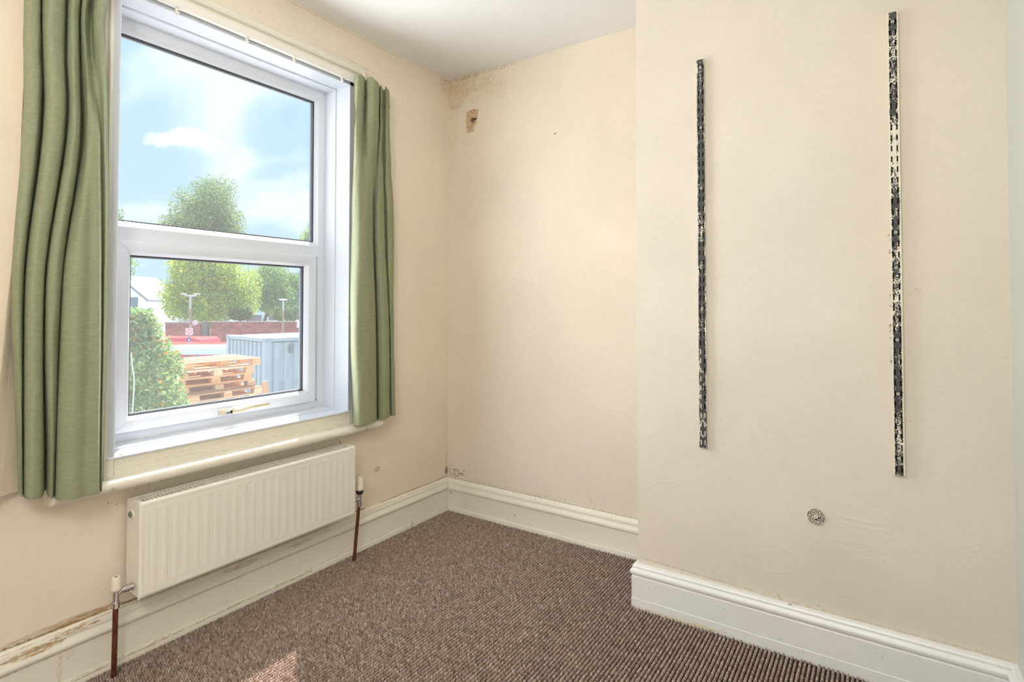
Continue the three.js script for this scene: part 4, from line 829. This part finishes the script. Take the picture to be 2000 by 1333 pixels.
// ---- red vans and the white flat canopy
const vanRed = std([198, 40, 56], 0.3, { clearcoat: 0.6 });
function van(label, pos, turn) {
  const t = thing('red_van', label, 'van', pos, 'red vans parked in the yard'); t.rotation.y = turn;
  const s = new THREE.Shape(); s.moveTo(0, 0.35); s.lineTo(0, 1.55); s.quadraticCurveTo(0.02, 1.86, 0.3, 1.88); s.lineTo(2.9, 1.9); s.quadraticCurveTo(3.2, 1.88, 3.45, 1.55); s.lineTo(3.75, 1.15); s.lineTo(4.35, 0.95); s.quadraticCurveTo(4.5, 0.85, 4.5, 0.4); s.closePath();
  put('body', new THREE.ExtrudeGeometry(s, { depth: 1.6, bevelEnabled: true, bevelSize: 0.06, bevelThickness: 0.06, bevelSegments: 3 }).translate(0, 0, -0.8), vanRed, t);
  put('rear_window', bx(-0.075, -0.055, 1.15, 1.62, -0.6, 0.6, 0.005), std([70, 84, 98], 0.12), t);
  put('door_window', bx(2.95, 3.5, 1.2, 1.55, -0.872, -0.855, 0.004), std([70, 84, 98], 0.12), t);
  const logo = canvasTex(128, 128, (c) => { c.fillStyle = '#f2f0ee'; c.fillRect(0, 0, 128, 128); c.fillStyle = '#c9707c'; c.fillRect(24, 70, 80, 26); });
  put('emblem', bx(0.42, 0.60, 1.61, 1.79, -0.868, -0.861), std([255, 255, 255], 0.5, { map: logo }), t);
  for (const x of [0.85, 3.6]) for (const z of [-0.75, 0.75]) { const w = put('wheel', cyl(0.33, [x, 0.33, z - 0.1], [x, 0.33, z + 0.12], 20), std([36, 36, 38], 0.8), t); put('hub', cyl(0.18, [x, 0.33, z - 0.11], [x, 0.33, z + 0.13], 16), std([180, 182, 184], 0.4), w); }
  return t;
}
{
  const p = at(413, 660, 26), k = 0.588;
  van('red van with a small white emblem parked before the brick wall', [p.x, GROUND, p.z], k + Math.PI);
  const q = at(452, 700, 21.6);
  van('red van parked under the white canopy roof', [q.x, GROUND, q.z], k + Math.PI);
}
{
  const L = at(320, 680, 18), Rt = at(452, 678, 18), len = Math.hypot(Rt.x - L.x, Rt.z - L.z), t = thing('canopy', 'white flat roofed canopy with a pale blue grey fascia on posts', 'canopy', [L.x, GROUND, L.z]); t.rotation.y = -Math.atan2(Rt.z - L.z, Rt.x - L.x);
  const y = L.y - GROUND;
  put('roof', bx(-0.05, len + 0.05, y - 0.02, y + 0.03, -1.15, 0.05, 0.01), std([242, 242, 240], 0.6), t);
  put('fascia', bx(0, len, y - 0.215, y - 0.02, -0.03, 0.03, 0.005), std([196, 208, 226], 0.6), t);
  for (const x of [0.15, len * 0.48, len - 0.15]) for (const z of [-1.05, -0.08]) put('post', bx(x - 0.05, x + 0.05, 0, y - 0.02, z - 0.05, z + 0.05), std([112, 106, 108], 0.7), t);
}
// ---- shipping container
{
  const steel = std([162, 178, 184], 0.6, { map: dataTex(256, 256, (i, j) => { const n = 0.92 + fbm(i / 30, j / 60, 301, 4) * 0.16; return [250 * n, 250 * n, 250 * n]; }) });
  const N = at(518, 661, 14), t = thing('shipping_container', 'pale grey corrugated steel shipping container', 'container', [N.x, GROUND, N.z]);
  t.rotation.y = Math.atan2(0.35, 2.36) * -1;            // local -x runs along the short end, local -z along the long side
  const H = 2.6, W = 2.44, Lc = 6.06;
  const corr = (len, n, depth, flat) => { const pts = []; for (let k = 0; k < n; k++) { const a = k / n * len, p = len / n; pts.push([a, 0], [a + p * flat, 0], [a + p * (flat + 0.5) / 2 + p * 0.03, -depth], [a + p * 0.94, -depth]); } pts.push([len, 0]); const s = new THREE.Shape([...pts, [len, -depth - 0.01], [0, -depth - 0.01]].map((p) => new THREE.Vector2(...p))); return new THREE.ExtrudeGeometry(s, { depth: H - 0.24, bevelEnabled: false }).rotateX(-Math.PI / 2).translate(0, 0.12, 0); };
  // short end faces +z side of the container's local frame (towards the shrub)
  put('end_wall', corr(W - 0.2, 9, 0.04, 0.45).rotateY(Math.PI).translate(-0.1, 0, -0.02), steel, t);
  put('side_wall', corr(Lc - 0.2, 22, 0.03, 0.5).rotateY(-Math.PI / 2).translate(-0.02, 0, -Lc + 0.1), steel, t);
  put('end_wall', bx(-W + 0.05, -0.05, 0.12, H - 0.12, -Lc + 0.03, -Lc + 0.07), steel, t);
  put('side_wall', bx(-W + 0.03, -W + 0.07, 0.12, H - 0.12, -Lc + 0.05, -0.05), steel, t);
  put('roof', bx(-W + 0.02, -0.02, H - 0.05, H - 0.015, -Lc + 0.02, -0.02), std([206, 214, 218], 0.6), t);  // lighter than the walls: sunlight on top put into the roof colour
  put('floor_pan', bx(-W + 0.02, -0.02, 0.05, 0.12, -Lc + 0.02, -0.02), steel, t);
  for (const x of [0, -W + 0.16]) for (const z of [0, -Lc + 0.16]) { put('corner_post', bx(x - 0.16, x, 0.1, H - 0.1, z - 0.16, z, 0.01), steel, t); for (const y of [0, H - 0.12]) put('corner_casting', bx(x - 0.17, x + 0.01, y, y + 0.12, z - 0.17, z + 0.01, 0.01), std([146, 160, 166], 0.6), t); }
  for (const y of [0.02, H - 0.1]) { put('end_rail', bx(-W + 0.16, -0.16, y, y + 0.09, -0.08, 0), steel, t); put('side_rail', bx(-0.08, 0, y, y + 0.09, -Lc + 0.16, -0.16), steel, t); }
  put('vent_cover', bx(0.0, 0.05, H - 0.42, H - 0.2, -0.72, -0.62, 0.01), std([112, 124, 126], 0.6), t);
}
// ---- stack of pallets: each with its boards and blocks
const timber = [[232, 184, 132], [222, 168, 114], [238, 200, 152], [208, 164, 120]].map((c, k) => std([255, 255, 255], 0.85, { map: dataTex(64, 256, (i, j) => { const n = 0.86 + fbm(i / 5, j / 70, 400 + k, 4) * 0.28; return c.map((q) => q * n); }) }));
const G = (w, h, d) => new THREE.BoxGeometry(w, h, d);
const gDeck = G(0.11, 0.018, 1.2), gCross = G(1.0, 0.018, 0.12), gBlock = G(0.1, 0.066, 0.14), gFoot = G(0.1, 0.018, 1.2);
const palletStack = 'pallets in the yard stack', PH = 0.121;
function pallet(label, x, y, z, turn, seed, tilt = 0) {
  const r = rng(seed), t = thing('wooden_pallet', label, 'pallet', [x, y, z], palletStack); t.rotation.set(tilt, turn, 0);
  const P = (name, g, px, py, pz) => { const m = put(name, g, timber[(r() * 4) | 0], t); m.position.set(px, py, pz); };
  for (const px of [-0.45, 0, 0.45]) { P('bottom_board', gFoot, px, 0.009, 0); for (const pz of [-0.53, 0, 0.53]) P('block', gBlock, px, 0.051, pz); }
  for (const pz of [-0.53, 0, 0.53]) P('stringer_board', gCross, 0, 0.093, pz);
  for (const px of [-0.445, -0.22, 0, 0.22, 0.445]) if (r() > 0.08 || Math.abs(px) > 0.4) P('deck_board', gDeck, px, 0.111, 0);
  return t;
}
{
  const ORD = ['', 'second', 'third', 'fourth', 'fifth', 'sixth', 'seventh', 'eighth', 'ninth', 'tenth', 'eleventh', 'twelfth', 'thirteenth', 'fourteenth', 'fifteenth', 'sixteenth', 'seventeenth', 'eighteenth', 'nineteenth', 'twentieth', 'bottom one, furthest'];
  const r = rng(55), n = 21, x0 = -7.34, z0 = -2.5;
  for (let k = 0; k < n; k++) {
    const top = n - 1 - k, dz = top === 0 ? -0.09 : top === 1 ? 0.1 : top === 2 ? 0.08 : top === 3 ? 0.0 : (r() - 0.5) * 0.12, dx = (r() - 0.5) * 0.16;
    const label = top ? `weathered wooden pallet, ${ORD[top]} from the top of the yard stack` : 'topmost wooden pallet of the yard stack';
    pallet(label, x0 + dx, GROUND + k * PH, z0 + dz, (r() - 0.5) * 0.2, 500 + k);
  }
  // broken boards standing between stack and container
  for (const [x, z, lean, len, which] of [[-6.95, -3.36, 0.05, 2.12, 'tallest of four'], [-7.08, -3.40, -0.03, 2.0, 'second tallest of four'], [-7.22, -3.37, 0.04, 1.88, 'third tallest of four'], [-7.36, -3.41, 0.02, 1.78, 'shortest of four']]) {
    const m = put('loose_plank', G(0.022, len, 0.12).translate(0, len / 2, 0), timber[3]); m.position.set(x, GROUND, z); m.rotation.set(lean, 0.3, -lean * 0.6);
    tag(m, `broken grey brown plank upright beside the pallets, ${which}`, 'plank', 'broken planks beside the pallets');
  }
}

// ---------------------------------------------------------------- shadows on
scene.traverse((o) => { if (o.isMesh) { o.castShadow = true; o.receiveShadow = true; } if (o.isDirectionalLight || o.isPointLight) o.castShadow = true; });
renderer.render(scene, camera);
